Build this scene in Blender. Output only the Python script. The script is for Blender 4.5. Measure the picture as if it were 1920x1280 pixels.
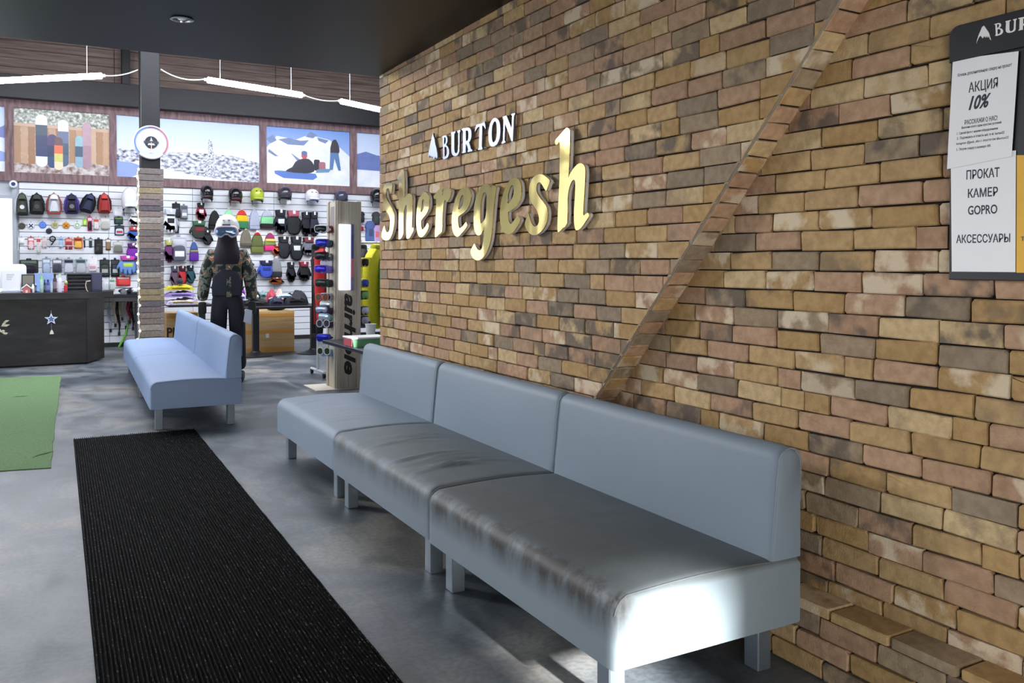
import bpy, bmesh, math, random
from mathutils import Vector, Matrix
random.seed(7)
for o in list(bpy.data.objects): bpy.data.objects.remove(o)
scene = bpy.context.scene
COL = scene.collection
# ------------------------------------------------------------------ camera
FPX, CX0, CY0 = 1640.0, 960.0, 518.0          # focal length and principal point of the 1920x1280 frame
PITCH, YAW, CAMH = math.radians(1.0), math.radians(28.76), 1.40
cam_d = bpy.data.cameras.new('camera'); cam = bpy.data.objects.new('camera', cam_d); COL.objects.link(cam)
cam.location = (0, 0, CAMH); cam.rotation_euler = (math.pi/2 - PITCH, 0, -YAW)
cam_d.sensor_width = 36; cam_d.lens = 36*FPX/1920; cam_d.shift_y = -(640-CY0)/1920
cam_d.clip_start = .05; cam_d.clip_end = 100
scene.camera = cam
# ------------------------------------------------------------------ world, sun, daylight, exposure
vs = scene.view_settings
vs.view_transform = 'Standard'; vs.look = 'None'; vs.gamma = 1; vs.use_curve_mapping = False
vs.exposure = 0.0
wd = bpy.data.worlds.new('world'); scene.world = wd; wd.use_nodes = True
wd.node_tree.nodes['Background'].inputs[0].default_value = (.80, .90, 1, 1)
wd.node_tree.nodes['Background'].inputs[1].default_value = 1.0
def lamp(name, kind, energy, color, loc, direction, size=None, size_y=None, **kw):
    d = bpy.data.lights.new(name, kind); d.energy = energy; d.color = color
    if kind == 'AREA':
        d.shape = 'RECTANGLE'; d.size = size; d.size_y = size_y
    for k, v in kw.items(): setattr(d, k, v)
    o = bpy.data.objects.new(name, d); COL.objects.link(o); o.location = loc
    o.rotation_euler = Vector(direction).to_track_quat('-Z', 'Y').to_euler()
    return o
# low sun through unseen openings shaped for it behind the camera, landing on the end of the long sofa
lamp('sun', 'SUN', 48, (1, .97, .92), (1.6, -8, 4), (0.0, math.cos(math.radians(20)), -math.sin(math.radians(20))), angle=math.radians(3.4))
# daylight from windows added unseen on the left, and the front behind the camera
lamp('window_daylight', 'AREA', 66, (.92, .95, 1), (-3.40, 5.4, 1.75), (1, -.1, -.25), 5.2, 2.4)
lamp('front_daylight', 'AREA', 148, (1, .96, .91), (-.7, -2.85, 1.5), (.14, 1, -.02), 3.0, 2.0)
# rows of ceiling tubes over the sales floor (above the dropped ceiling, out of view)
lamp('sales_floor_tubes', 'AREA', 560, (.87, .91, 1), (2.5, 11.6, 4.75), (0, .12, -1), 8.0, 3.0)
lamp('sales_floor_tube_row', 'AREA', 120, (.94, .96, 1), (-1.2, 12.7, 3.75), (.40, -1, -.24), 4.4, .5)
# added unseen lamp with narrow spread, raking across the brick wall
lamp('clerestory_daylight', 'AREA', 80, (.98, .98, 1), (-3.2, 10.4, 3.6), (5.4, -7.6, -2.3), 1.3, .7, spread=math.radians(70))
# ------------------------------------------------------------------ pixel <-> place helpers
_fw = Vector((math.sin(YAW)*math.cos(PITCH), math.cos(YAW)*math.cos(PITCH), -math.sin(PITCH)))
_rt = Vector((math.cos(YAW), -math.sin(YAW), 0)); _up = _rt.cross(_fw)
_C = Vector((0, 0, CAMH))
def ray(x, y): return _fw + _rt*((x-CX0)/FPX) - _up*((y-CY0)/FPX)
def on(ax, v, x, y):
    d = ray(x, y); return _C + d*((v-_C[ax])/d[ax])
def onX(x, y, v): return on(0, v, x, y)
def onY(x, y, v): return on(1, v, x, y)
def onZ(x, y, v): return on(2, v, x, y)
def proj(p):
    q = Vector(p)-_C; z = q.dot(_fw)
    if z < .05: return (-9999, -9999, z)
    return (CX0+FPX*q.dot(_rt)/z, CY0-FPX*q.dot(_up)/z, z)
# ------------------------------------------------------------------ materials
def lin(c): 
    c = c/255.0
    return c/12.92 if c <= .04045 else ((c+.055)/1.055)**2.4
def L3(c): return (lin(c[0]), lin(c[1]), lin(c[2]), 1)
_mc = {}
def nodes_of(m):
    m.use_nodes = True; nt = m.node_tree; return nt, nt.nodes, nt.links, nt.nodes['Principled BSDF']
def M(c, rough=.6, metal=0, var=.10, scale=30, bump=0, name=None, spec=.4, alpha=None, coat=0, trans=0):
    """plain procedural material: colour with a little noise mottling and optional bump"""
    key = (tuple(c), rough, metal, var, scale, bump, name, spec, coat, trans)
    if key in _mc: return _mc[key]
    m = bpy.data.materials.new(name or 'surface'); nt, N, K, b = nodes_of(m)
    tc = N.new('ShaderNodeTexCoord'); nz = N.new('ShaderNodeTexNoise'); nz.inputs['Scale'].default_value = scale; nz.inputs['Detail'].default_value = 4
    K.new(tc.outputs['Object'], nz.inputs['Vector'])
    mx = N.new('ShaderNodeMix'); mx.data_type = 'RGBA'
    l = L3(c); mx.inputs['A'].default_value = tuple(v*(1-var) for v in l[:3])+(1,); mx.inputs['B'].default_value = tuple(min(1, v*(1+var)) for v in l[:3])+(1,)
    K.new(nz.outputs['Fac'], mx.inputs['Factor']); K.new(mx.outputs['Result'], b.inputs['Base Color'])
    b.inputs['Roughness'].default_value = rough; b.inputs['Metallic'].default_value = metal
    b.inputs['Specular IOR Level'].default_value = spec; b.inputs['Coat Weight'].default_value = coat
    b.inputs['Transmission Weight'].default_value = trans
    if bump:
        bp = N.new('ShaderNodeBump'); bp.inputs['Strength'].default_value = bump; bp.inputs['Distance'].default_value = .01
        K.new(nz.outputs['Fac'], bp.inputs['Height']); K.new(bp.outputs['Normal'], b.inputs['Normal'])
    _mc[key] = m; return m
def EM(c, strength, name):
    key = ('e', tuple(c), strength)
    if key in _mc: return _mc[key]
    m = bpy.data.materials.new(name); nt, N, K, b = nodes_of(m)
    b.inputs['Base Color'].default_value = L3(c); b.inputs['Emission Color'].default_value = L3(c); b.inputs['Emission Strength'].default_value = strength
    _mc[key] = m; return m
def ramp_mat(name, stops, scale=3, kind='NOISE', rough=.7, vec=(1, 1, 1), detail=6, bump=0, dist=0, interp='LINEAR', spec=.4):
    m = bpy.data.materials.new(name); nt, N, K, b = nodes_of(m)
    tc = N.new('ShaderNodeTexCoord'); mp = N.new('ShaderNodeMapping'); mp.inputs['Scale'].default_value = vec
    K.new(tc.outputs['Object'], mp.inputs['Vector'])
    if kind == 'NOISE':
        t = N.new('ShaderNodeTexNoise'); t.inputs['Detail'].default_value = detail; t.inputs['Distortion'].default_value = dist; out = t.outputs['Fac']
    elif kind == 'VORONOI':
        t = N.new('ShaderNodeTexVoronoi'); out = t.outputs['Distance']
    elif kind == 'CELL':
        t = N.new('ShaderNodeTexVoronoi'); out = t.outputs['Color']
    t.inputs['Scale'].default_value = scale; K.new(mp.outputs['Vector'], t.inputs['Vector'])
    r = N.new('ShaderNodeValToRGB'); r.color_ramp.interpolation = interp
    e = r.color_ramp.elements
    while len(e) < len(stops): e.new(.5)
    for el, (p, c) in zip(e, stops): el.position = p; el.color = L3(c)
    K.new(out, r.inputs['Fac']); K.new(r.outputs['Color'], b.inputs['Base Color'])
    b.inputs['Roughness'].default_value = rough; b.inputs['Specular IOR Level'].default_value = spec
    if bump:
        bp = N.new('ShaderNodeBump'); bp.inputs['Strength'].default_value = bump; bp.inputs['Distance'].default_value = .01
        K.new(out, bp.inputs['Height']); K.new(bp.outputs['Normal'], b.inputs['Normal'])
    return m
# ------------------------------------------------------------------ mesh helpers
def clip_poly(poly, a, b, c):
    """keep the part of a 2-D polygon where a*x+b*y+c >= 0"""
    out = []; n = len(poly)
    for i in range(n):
        p, q = poly[i], poly[(i+1) % n]
        dp, dq = a*p[0]+b*p[1]+c, a*q[0]+b*q[1]+c
        if dp >= 0: out.append(p)
        if (dp >= 0) != (dq >= 0):
            t = dp/(dp-dq); out.append((p[0]+(q[0]-p[0])*t, p[1]+(q[1]-p[1])*t))
    return out
def area2(poly): return sum(poly[i][0]*poly[(i+1) % len(poly)][1]-poly[(i+1) % len(poly)][0]*poly[i][1] for i in range(len(poly)))/2
def inset(poly, d):
    n = len(poly); s = 1 if area2(poly) > 0 else -1; out = []
    for i in range(n):
        p0, p1, p2 = Vector(poly[i-1]), Vector(poly[i]), Vector(poly[(i+1) % n])
        e1, e2 = (p1-p0), (p2-p1)
        if e1.length < 1e-9 or e2.length < 1e-9: out.append(tuple(p1)); continue
        e1.normalize(); e2.normalize()
        n1, n2 = Vector((-e1.y, e1.x))*s, Vector((-e2.y, e2.x))*s
        m = n1+n2
        if m.length < 1e-6: m = n1
        m.normalize(); k = d/max(.45, m.dot(n1)); out.append((p1.x+m.x*k, p1.y+m.y*k))
    return out
def smooth_poly(poly, it=1):
    for _ in range(it):
        q = []; n = len(poly)
        for i in range(n):
            p0, p1, p2, p3 = [Vector(poly[(i+k-1) % n]) for k in range(4)]
            q.append(tuple(p1)); m = (p1+p2)*.5625-(p0+p3)*.0625; q.append((m.x, m.y))
        poly = q
    return poly
class MB:
    def __init__(s): s.v = []; s.f = []; s.mi = []; s.cur = 0
    def add(s, vs, fs):
        k = len(s.v); s.v += [tuple(p) for p in vs]
        for f in fs: s.f.append(tuple(i+k for i in f)); s.mi.append(s.cur)
        return s
    def box(s, x0, x1, y0, y1, z0, z1):
        return s.add([(x0,y0,z0),(x1,y0,z0),(x1,y1,z0),(x0,y1,z0),(x0,y0,z1),(x1,y0,z1),(x1,y1,z1),(x0,y1,z1)],
                     [(0,3,2,1),(4,5,6,7),(0,1,5,4),(1,2,6,5),(2,3,7,6),(3,0,4,7)])
    def rbox(s, x0, x1, y0, y1, z0, z1, b=.005, seg=2):
        bm = bmesh.new(); bmesh.ops.create_cube(bm, size=1)
        for v in bm.verts: v.co = ((x0+x1)/2+v.co.x*(x1-x0), (y0+y1)/2+v.co.y*(y1-y0), (z0+z1)/2+v.co.z*(z1-z0))
        bmesh.ops.bevel(bm, geom=bm.edges[:], offset=b, segments=seg, affect='EDGES', profile=.5)
        bm.verts.index_update(); s.add([v.co[:] for v in bm.verts], [[v.index for v in f.verts] for f in bm.faces]); bm.free(); return s
    def tube(s, pts, r, n=6):
        pts = [Vector(p) for p in pts]; rs = r if isinstance(r, (list, tuple)) else [r]*len(pts); vs = []; fs = []
        ref = None
        for i, p in enumerate(pts):
            t = (pts[min(i+1, len(pts)-1)]-pts[max(i-1, 0)])
            t = t.normalized() if t.length > 1e-9 else Vector((0, 0, 1))
            a = Vector((0, 0, 1)) if ref is None and abs(t.z) < .9 else (Vector((1, 0, 0)) if ref is None else ref)
            u = (a-t*a.dot(t)); u = u.normalized() if u.length > 1e-6 else t.orthogonal().normalized(); w = t.cross(u); ref = u
            for k in range(n):
                q = 2*math.pi*k/n; vs.append(p+(u*math.cos(q)+w*math.sin(q))*rs[i])
        for i in range(len(pts)-1):
            for k in range(n): fs.append((i*n+k, i*n+(k+1) % n, (i+1)*n+(k+1) % n, (i+1)*n+k))
        fs.append(tuple(range(n))[::-1]); fs.append(tuple((len(pts)-1)*n+k for k in range(n)))
        return s.add(vs, fs)
    def lathe(s, prof, n=16, c=(0, 0, 0), axis='z'):
        vs = []; fs = []
        for r, z in prof:
            for k in range(n):
                q = 2*math.pi*k/n; a, b = r*math.cos(q), r*math.sin(q)
                p = (a, b, z) if axis == 'z' else ((a, -z, b) if axis == 'y' else (-z, a, b))   # axis y: z runs towards -Y; axis x: towards -X
                vs.append((c[0]+p[0], c[1]+p[1], c[2]+p[2]))
        m = len(prof)
        for i in range(m-1):
            for k in range(n): fs.append((i*n+k, i*n+(k+1) % n, (i+1)*n+(k+1) % n, (i+1)*n+k))
        fs.append(tuple(range(n))[::-1]); fs.append(tuple((m-1)*n+k for k in range(n)))
        return s.add(vs, fs)
    def ell(s, c, r, nu=14, nv=8, v0=-1., v1=1.):
        """ellipsoid between the heights v0..v1 (fractions of the half-height)"""
        vs = []; fs = []
        a0, a1 = math.asin(v0), math.asin(v1)
        for j in range(nv+1):
            a = a0+(a1-a0)*j/nv
            for i in range(nu):
                q = 2*math.pi*i/nu; vs.append((c[0]+r[0]*math.cos(a)*math.cos(q), c[1]+r[1]*math.cos(a)*math.sin(q), c[2]+r[2]*math.sin(a)))
        for j in range(nv):
            for i in range(nu): fs.append((j*nu+i, j*nu+(i+1) % nu, (j+1)*nu+(i+1) % nu, (j+1)*nu+i))
        fs.append(tuple(range(nu))[::-1]); fs.append(tuple(nv*nu+i for i in range(nu)))
        return s.add(vs, fs)
    def plate(s, poly, d0, d1, bev=0, fr=None, rings=2):
        """2-D outline (u,v) given depth d0..d1; default frame u->X, v->Z, depth -> -Y"""
        if len(poly) < 3: return s
        fr = fr or (lambda u, v, d: (u, -d, v))
        if area2(poly) < 0: poly = poly[::-1]
        lay = [(poly, d0)]
        if bev > 0:
            lay.append((poly, d1-bev))
            for k in range(1, rings+1):
                a = math.pi/2*k/rings; lay.append((inset(poly, bev*(1-math.cos(a))), d1-bev+bev*math.sin(a)))
        else: lay.append((poly, d1))
        n = len(poly); vs = [fr(u, v, d) for P, d in lay for u, v in P]; fs = []
        for i in range(len(lay)-1):
            for k in range(n): fs.append((i*n+k, i*n+(k+1) % n, (i+1)*n+(k+1) % n, (i+1)*n+k))
        fs.append(tuple(range(n))[::-1]); fs.append(tuple((len(lay)-1)*n+k for k in range(n)))
        return s.add(vs, fs)
    def sweep(s, prof, ys, fn=None):
        """closed profile [(x,z)] swept along Y through the stations ys; fn(x,y,z,i,j) may displace"""
        n = len(prof); vs = []; fs = []
        for j, y in enumerate(ys):
            for i, (x, z) in enumerate(prof): vs.append(fn(x, y, z, i, j) if fn else (x, y, z))
        for j in range(len(ys)-1):
            for i in range(n): fs.append((j*n+i, (j+1)*n+i, (j+1)*n+(i+1) % n, j*n+(i+1) % n))
        fs.append(tuple(range(n))); fs.append(tuple((len(ys)-1)*n+i for i in range(n))[::-1])
        return s.add(vs, fs)
    def mesh(s, name, mats, smooth=False):
        me = bpy.data.meshes.new(name); me.from_pydata(s.v, [], s.f)
        for m in (mats if isinstance(mats, (list, tuple)) else [mats]): me.materials.append(m)
        if isinstance(mats, (list, tuple)) and len(mats) > 1:
            me.polygons.foreach_set('material_index', s.mi)
        if smooth:
            me.polygons.foreach_set('use_smooth', [True]*len(me.polygons))
        me.update(); return me
    def link(s, name, mats, parent=None, smooth=False, ang=None):
        me = s.mesh(name, mats, smooth)
        if smooth: me.set_sharp_from_angle(angle=math.radians(ang or 40))
        return linko(name, me, parent)
def linko(name, data, parent=None):
    o = bpy.data.objects.new(name, data); COL.objects.link(o)
    if parent is not None: o.parent = parent
    return o
def tag(o, label=None, cat=None, group=None, kind=None):
    if label: o['label'] = label
    if cat: o['category'] = cat
    if group: o['group'] = group
    if kind: o['kind'] = kind
    return o
def thing(name, label, cat, loc=(0, 0, 0), rz=0, group=None):
    o = linko(name, None); o.location = loc; o.rotation_euler = (0, 0, rz); o.empty_display_size = .1
    return tag(o, label, cat, group)
def struct(name, mb, mat, smooth=False): return tag(mb.link(name, mat, None, smooth), kind='structure')
def curve_mesh(name, outlines, depth, mat, bevel=0, fr=None):
    """filled 2-D outlines (holes allowed) extruded to depth; frame maps (u,v,d)"""
    cu = bpy.data.curves.new(name, 'CURVE'); cu.dimensions = '2D'; cu.fill_mode = 'BOTH'; cu.extrude = depth/2; cu.bevel_depth = bevel; cu.bevel_resolution = 1
    for ol in outlines:
        sp = cu.splines.new('POLY'); sp.points.add(len(ol)-1); sp.use_cyclic_u = True
        for p, (u, v) in zip(sp.points, ol): p.co = (u, v, 0, 1)
    ob = bpy.data.objects.new('tmp', cu); COL.objects.link(ob)
    bpy.context.view_layer.update()
    me = bpy.data.meshes.new_from_object(ob.evaluated_get(bpy.context.evaluated_depsgraph_get()))
    bpy.data.objects.remove(ob); bpy.data.curves.remove(cu); me.name = name
    if fr:
        for v in me.vertices: v.co = fr(v.co.x, v.co.y, v.co.z+depth/2)
    me.materials.clear(); me.materials.append(mat); return me
def text_mesh(name, body, mat, width=None, height=None, depth=.0008, shear=0, bold=0, fr=None):
    """lettering as flat print: scaled to width/height, origin lower left"""
    cu = bpy.data.curves.new(name, 'FONT'); cu.body = body; cu.size = 1; cu.extrude = .01; cu.shear = shear; cu.offset = bold; cu.resolution_u = 3
    ob = bpy.data.objects.new('tmp', cu); COL.objects.link(ob); bpy.context.view_layer.update()
    me = bpy.data.meshes.new_from_object(ob.evaluated_get(bpy.context.evaluated_depsgraph_get()))
    bpy.data.objects.remove(ob); bpy.data.curves.remove(cu); me.name = name
    if len(me.vertices) == 0: return me
    xs = [v.co.x for v in me.vertices]; ys = [v.co.y for v in me.vertices]
    x0, y0, w, h = min(xs), min(ys), max(xs)-min(xs), max(ys)-min(ys)
    sx = (width/w) if width else height/h; sy = (height/h) if height else sx
    for v in me.vertices:
        u, q, d = (v.co.x-x0)*sx, (v.co.y-y0)*sy, (v.co.z+.01)/.02*depth
        v.co = fr(u, q, d) if fr else (u, -d, q)
    me.materials.clear(); me.materials.append(mat); return me
# ================================================================== THE SETTING
WX, RX, WEND, HB = 2.31, 2.425, 6.27, .0715       # face of the proud brick panel, recessed brick wall, panel end, course height
FWY = 15.65                                        # far slat wall
CE = 2.79
# polished concrete floor
def concrete():
    m = bpy.data.materials.new('painted_concrete'); nt, N, K, b = nodes_of(m)
    tc = N.new('ShaderNodeTexCoord')
    def noise(sc, det, dist=0, vec=None):
        t = N.new('ShaderNodeTexNoise'); t.inputs['Scale'].default_value = sc; t.inputs['Detail'].default_value = det; t.inputs['Distortion'].default_value = dist
        if vec:
            mp = N.new('ShaderNodeMapping'); mp.inputs['Scale'].default_value = vec; mp.inputs['Rotation'].default_value = (0, 0, .5); K.new(tc.outputs['Object'], mp.inputs['Vector']); K.new(mp.outputs['Vector'], t.inputs['Vector'])
        else: K.new(tc.outputs['Object'], t.inputs['Vector'])
        return t
    n1 = noise(.8, 9, 1.2); n2 = noise(4.5, 14, .5, (1, .6, 1)); n3 = noise(45, 5)
    r1 = N.new('ShaderNodeValToRGB'); e = r1.color_ramp.elements; e[0].position = .38; e[0].color = L3((70, 78, 86)); e[1].position = .62; e[1].color = L3((134, 132, 128)); x = e.new(.5); x.color = L3((98, 106, 113))
    K.new(n1.outputs['Fac'], r1.inputs['Fac'])
    r2 = N.new('ShaderNodeValToRGB'); e = r2.color_ramp.elements; e[0].position = .38; e[0].color = (.36, .37, .40, 1); e[1].position = .54; e[1].color = (1, 1, 1, 1)
    K.new(n2.outputs['Fac'], r2.inputs['Fac'])
    mx = N.new('ShaderNodeMix'); mx.data_type = 'RGBA'; mx.blend_type = 'MULTIPLY'; mx.inputs['Factor'].default_value = .7
    K.new(r1.outputs['Color'], mx.inputs['A']); K.new(r2.outputs['Color'], mx.inputs['B'])
    r3 = N.new('ShaderNodeValToRGB'); e = r3.color_ramp.elements; e[0].position = .40; e[0].color = (.62, .62, .63, 1); e[1].position = .58; e[1].color = (1, 1, 1, 1); K.new(n3.outputs['Fac'], r3.inputs['Fac'])
    m2 = N.new('ShaderNodeMix'); m2.data_type = 'RGBA'; m2.blend_type = 'MULTIPLY'; m2.inputs['Factor'].default_value = .6
    K.new(mx.outputs['Result'], m2.inputs['A']); K.new(r3.outputs['Color'], m2.inputs['B']); K.new(m2.outputs['Result'], b.inputs['Base Color'])
    mr = N.new('ShaderNodeMapRange'); mr.inputs['To Min'].default_value = .30; mr.inputs['To Max'].default_value = .62; K.new(n2.outputs['Fac'], mr.inputs['Value']); K.new(mr.outputs['Result'], b.inputs['Roughness'])
    bp = N.new('ShaderNodeBump'); bp.inputs['Strength'].default_value = .12; bp.inputs['Distance'].default_value = .004; K.new(n3.outputs['Fac'], bp.inputs['Height']); K.new(bp.outputs['Normal'], b.inputs['Normal'])
    return m
struct('floor', MB().box(-3.5, 9, -3, 16, -.12, 0), concrete())
BLACKC = M((13, 13, 15), .42, var=.06, scale=3, name='black_ceiling', spec=.3)
# dropped black ceiling: rises a little towards the camera
cb = MB(); s_ = (CE+.025)/1.0
cb.add([(-3.5, -3, CE+.10), (2.7, -3, CE+.10), (2.7, WEND+.02, CE-.0), (-3.5, WEND+.02, CE-.0), (-3.5, -3, CE+.30), (2.7, -3, CE+.30), (2.7, WEND+.02, CE+.05), (-3.5, WEND+.02, CE+.05)],
       [(0,3,2,1),(4,5,6,7),(0,1,5,4),(1,2,6,5),(2,3,7,6),(3,0,4,7)])
struct('ceiling', cb, BLACKC)
struct('ceiling_sales_floor', MB().box(-3.5, 9, WEND, 16, 5.1, 5.2), M((70, 60, 55), .8, name='ceiling_boards'))
struct('trim_1', MB().box(-3.5, 2.7, WEND-.1, WEND, CE+.06, 5.1), M((70, 66, 64), .8, name='fascia'))
WALLP = M((176, 178, 180), .85, var=.05, scale=4, name='wall_paint')
# left wall with added windows, back wall with unseen openings cut for the sun
lw = MB(); lw.box(-3.62, -3.5, -3, 2.5, 0, 5.1).box(-3.62, -3.5, 13.6, 16, 0, 5.1).box(-3.62, -3.5, 2.5, 13.6, 0, .4).box(-3.62, -3.5, 2.5, 13.6, 3.1, 5.1)
struct('wall_left', lw, WALLP)
bw = MB(); bw.box(-3.5, -2.4, -3.12, -3, 0, 3.1).box(.75, .95, -3.12, -3, 0, 3.1).box(.95, 1.50, -3.12, -3, 1.74, 3.1).box(1.50, 1.54, -3.12, -3, 0, 3.1).box(1.86, 2.7, -3.12, -3, 0, 3.1).box(-2.4, .75, -3.12, -3, 0, .4).box(-2.4, .75, -3.12, -3, 2.6, 3.1).box(1.54, 1.86, -3.12, -3, 2.25, 3.1)
struct('wall_back', bw, WALLP)
wb0 = struct('window_9', MB().box(-2.4, -2.34, -3.1, -3.02, .4, 2.6).box(.69, .75, -3.1, -3.02, .4, 2.6).box(-.83, -.77, -3.1, -3.02, .4, 2.6).box(-2.34, .69, -3.1, -3.02, .4, .46).box(-2.34, .69, -3.1, -3.02, 2.54, 2.6), M((225, 226, 228), .4, name='front_frame'))
MB().box(-2.34, .69, -3.08, -3.04, .46, 2.54).link('blind', EM((250, 244, 234), 1.2, 'sunlit_blind'), wb0)  # unseen glowing panel added to keep the sun out of this opening
struct('wall_sales_right', MB().box(8.9, 9, WEND, 16, 0, 5.1), WALLP)
struct('wall_cross', MB().box(2.7, 9, WEND-.15, WEND-.03, 0, 5.1), WALLP)
GLASS = M((235, 242, 246), .02, var=0, name='window_glass', trans=1)
for k, (y0, y1) in enumerate(((2.5, 4.35), (4.35, 6.2), (6.2, 8.05), (8.05, 9.9), (9.9, 11.75), (11.75, 13.6))):
    w = MB(); w.box(-3.6, -3.52, y0, y0+.05, .4, 3.1).box(-3.6, -3.52, y1-.05, y1, .4, 3.1).box(-3.6, -3.52, y0+.05, y1-.05, .4, .45).box(-3.6, -3.52, y0+.05, y1-.05, 3.05, 3.1)
    wo = struct('window_%d' % (k+2), w, M((225, 226, 228), .4, name='window_frame'))
    MB().box(-3.565, -3.56, y0+.05, y1-.05, .45, 3.05).link('pane', EM((238, 244, 255), .75, 'daylit_window'), wo)  # unseen windows put in so the gold letters have brightness to reflect
# ------------------------------------------------------------------ bricks
def brick_material(name, use_object):
    m = bpy.data.materials.new(name); nt, N, K, b = nodes_of(m)
    if use_object:
        oi = N.new('ShaderNodeObjectInfo'); col, seed = oi.outputs['Color'], oi.outputs['Alpha']
    else:
        at = N.new('ShaderNodeAttribute'); at.attribute_name = 'tint'; col, seed = at.outputs['Color'], at.outputs['Alpha']
    geo = N.new('ShaderNodeNewGeometry')
    def noise(sc, det, vec=None, seedk=37.):
        mu = N.new('ShaderNodeMath'); mu.operation = 'MULTIPLY'; mu.inputs[1].default_value = seedk; K.new(seed, mu.inputs[0])
        ad = N.new('ShaderNodeVectorMath'); ad.operation = 'ADD'; K.new(geo.outputs['Position'], ad.inputs[0]); K.new(mu.outputs[0], ad.inputs[1])
        t = N.new('ShaderNodeTexNoise'); t.inputs['Scale'].default_value = sc; t.inputs['Detail'].default_value = det; K.new(ad.outputs[0], t.inputs['Vector']); return t
    def ramp(src, p0, p1, v0=0, v1=1):
        r = N.new('ShaderNodeMapRange'); r.inputs['From Min'].default_value = p0; r.inputs['From Max'].default_value = p1; r.inputs['To Min'].default_value = v0; r.inputs['To Max'].default_value = v1; K.new(src, r.inputs['Value']); return r.outputs['Result']
    big, fine, grit = noise(10, 9), noise(30, 9, seedk=11.), noise(170, 5, seedk=5.)
    # base mottling
    mx0 = N.new('ShaderNodeMix'); mx0.data_type = 'RGBA'; mx0.blend_type = 'MULTIPLY'; K.new(ramp(fine.outputs['Fac'], .38, .64, .0, .6), mx0.inputs['Factor']); K.new(col, mx0.inputs['A']); mx0.inputs['B'].default_value = (.62, .58, .55, 1)
    # soot on some bricks, lime bloom on others: chosen by the brick's own number
    s1 = N.new('ShaderNodeMath'); s1.operation = 'MULTIPLY'; K.new(ramp(seed, .76, .86, 0, .85), s1.inputs[0]); K.new(ramp(big.outputs['Fac'], .44, .58), s1.inputs[1])
    mx1 = N.new('ShaderNodeMix'); mx1.data_type = 'RGBA'; K.new(s1.outputs[0], mx1.inputs['Factor']); K.new(mx0.outputs['Result'], mx1.inputs['A']); mx1.inputs['B'].default_value = L3((96, 87, 78))
    s2 = N.new('ShaderNodeMath'); s2.operation = 'MULTIPLY'; K.new(ramp(seed, .20, .12), s2.inputs[0]); K.new(ramp(big.outputs['Fac'], .46, .58, 0, .85), s2.inputs[1])
    mx2 = N.new('ShaderNodeMix'); mx2.data_type = 'RGBA'; K.new(s2.outputs[0], mx2.inputs['Factor']); K.new(mx1.outputs['Result'], mx2.inputs['A']); mx2.inputs['B'].default_value = L3((212, 196, 170))
    K.new(mx2.outputs['Result'], b.inputs['Base Color'])
    b.inputs['Roughness'].default_value = .85; b.inputs['Specular IOR Level'].default_value = .25
    ad = N.new('ShaderNodeMath'); ad.operation = 'ADD'; K.new(fine.outputs['Fac'], ad.inputs[0]); K.new(grit.outputs['Fac'], ad.inputs[1])
    bp = N.new('ShaderNodeBump'); bp.inputs['Strength'].default_value = .55; bp.inputs['Distance'].default_value = .007; K.new(ad.outputs[0], bp.inputs['Height']); K.new(bp.outputs['Normal'], b.inputs['Normal'])
    return m
BRICK_O, BRICK_S = brick_material('brick', True), brick_material('brick_far', False)
MORTAR = M((38, 32, 27), .95, var=.3, scale=60, bump=.4, name='mortar')
PAL = [((182, 153, 110), 8), ((173, 142, 97), 7), ((180, 148, 120), 8), ((171, 139, 112), 6), ((158, 139, 114), 4), ((144, 128, 108), 3), ((198, 173, 132), 4)]
PALX = [c for c, w in PAL for _ in range(w)]
def brick_tint():
    c = random.choice(PALX); k = random.uniform(.94, 1.06); l = L3(c)
    return (l[0]*k, l[1]*k, l[2]*k, random.random())
def brick_outline(poly, j):
    """knock the corners off and wobble the edges of a brick's face"""
    n = len(poly); out = []
    for i in range(n):
        p0, p1, p2 = Vector(poly[i-1]), Vector(poly[i]), Vector(poly[(i+1) % n])
        c = random.uniform(.003, .010)
        a, b = (p0-p1), (p2-p1)
        ca, cb_ = min(c, a.length*.4), min(c, b.length*.4)
        for q in (p1+a.normalized()*ca, p1+b.normalized()*cb_): out.append((q.x+random.uniform(-j, j)*.5, q.y+random.uniform(-j, j)*.5))
    return out
def brick_mb(poly, X0, fr, t=.026, j=.006):
    b = MB(); ol = brick_outline(poly, j); d = t+random.uniform(-.003, .004)
    b.plate(ol, .0, d, .0045, fr, rings=1); return b
def wall_frame(X): return lambda u, v, d: (X+.018-d, u, v)       # u along Y, v up, depth towards -X
def joined_stuff(name, blds, parent):
    v = []; f = []; tint = []
    for mb, tn in blds:
        k = len(v); v += mb.v
        for q in mb.f: f.append(tuple(i+k for i in q)); tint.append(tn)
    me = bpy.data.meshes.new(name); me.from_pydata(v, [], f); me.materials.append(BRICK_S)
    at = me.attributes.new('tint', 'FLOAT_COLOR', 'CORNER'); buf = []
    for p, tn in zip(me.polygons, tint): buf += list(tn)*p.loop_total
    at.data.foreach_set('color', buf); me.update()
    return tag(linko(name, me, parent), kind='stuff')
DA, DB = 4.105, -.94                               # the slanted edge of the proud panel: Y = DA + DB*z
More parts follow.
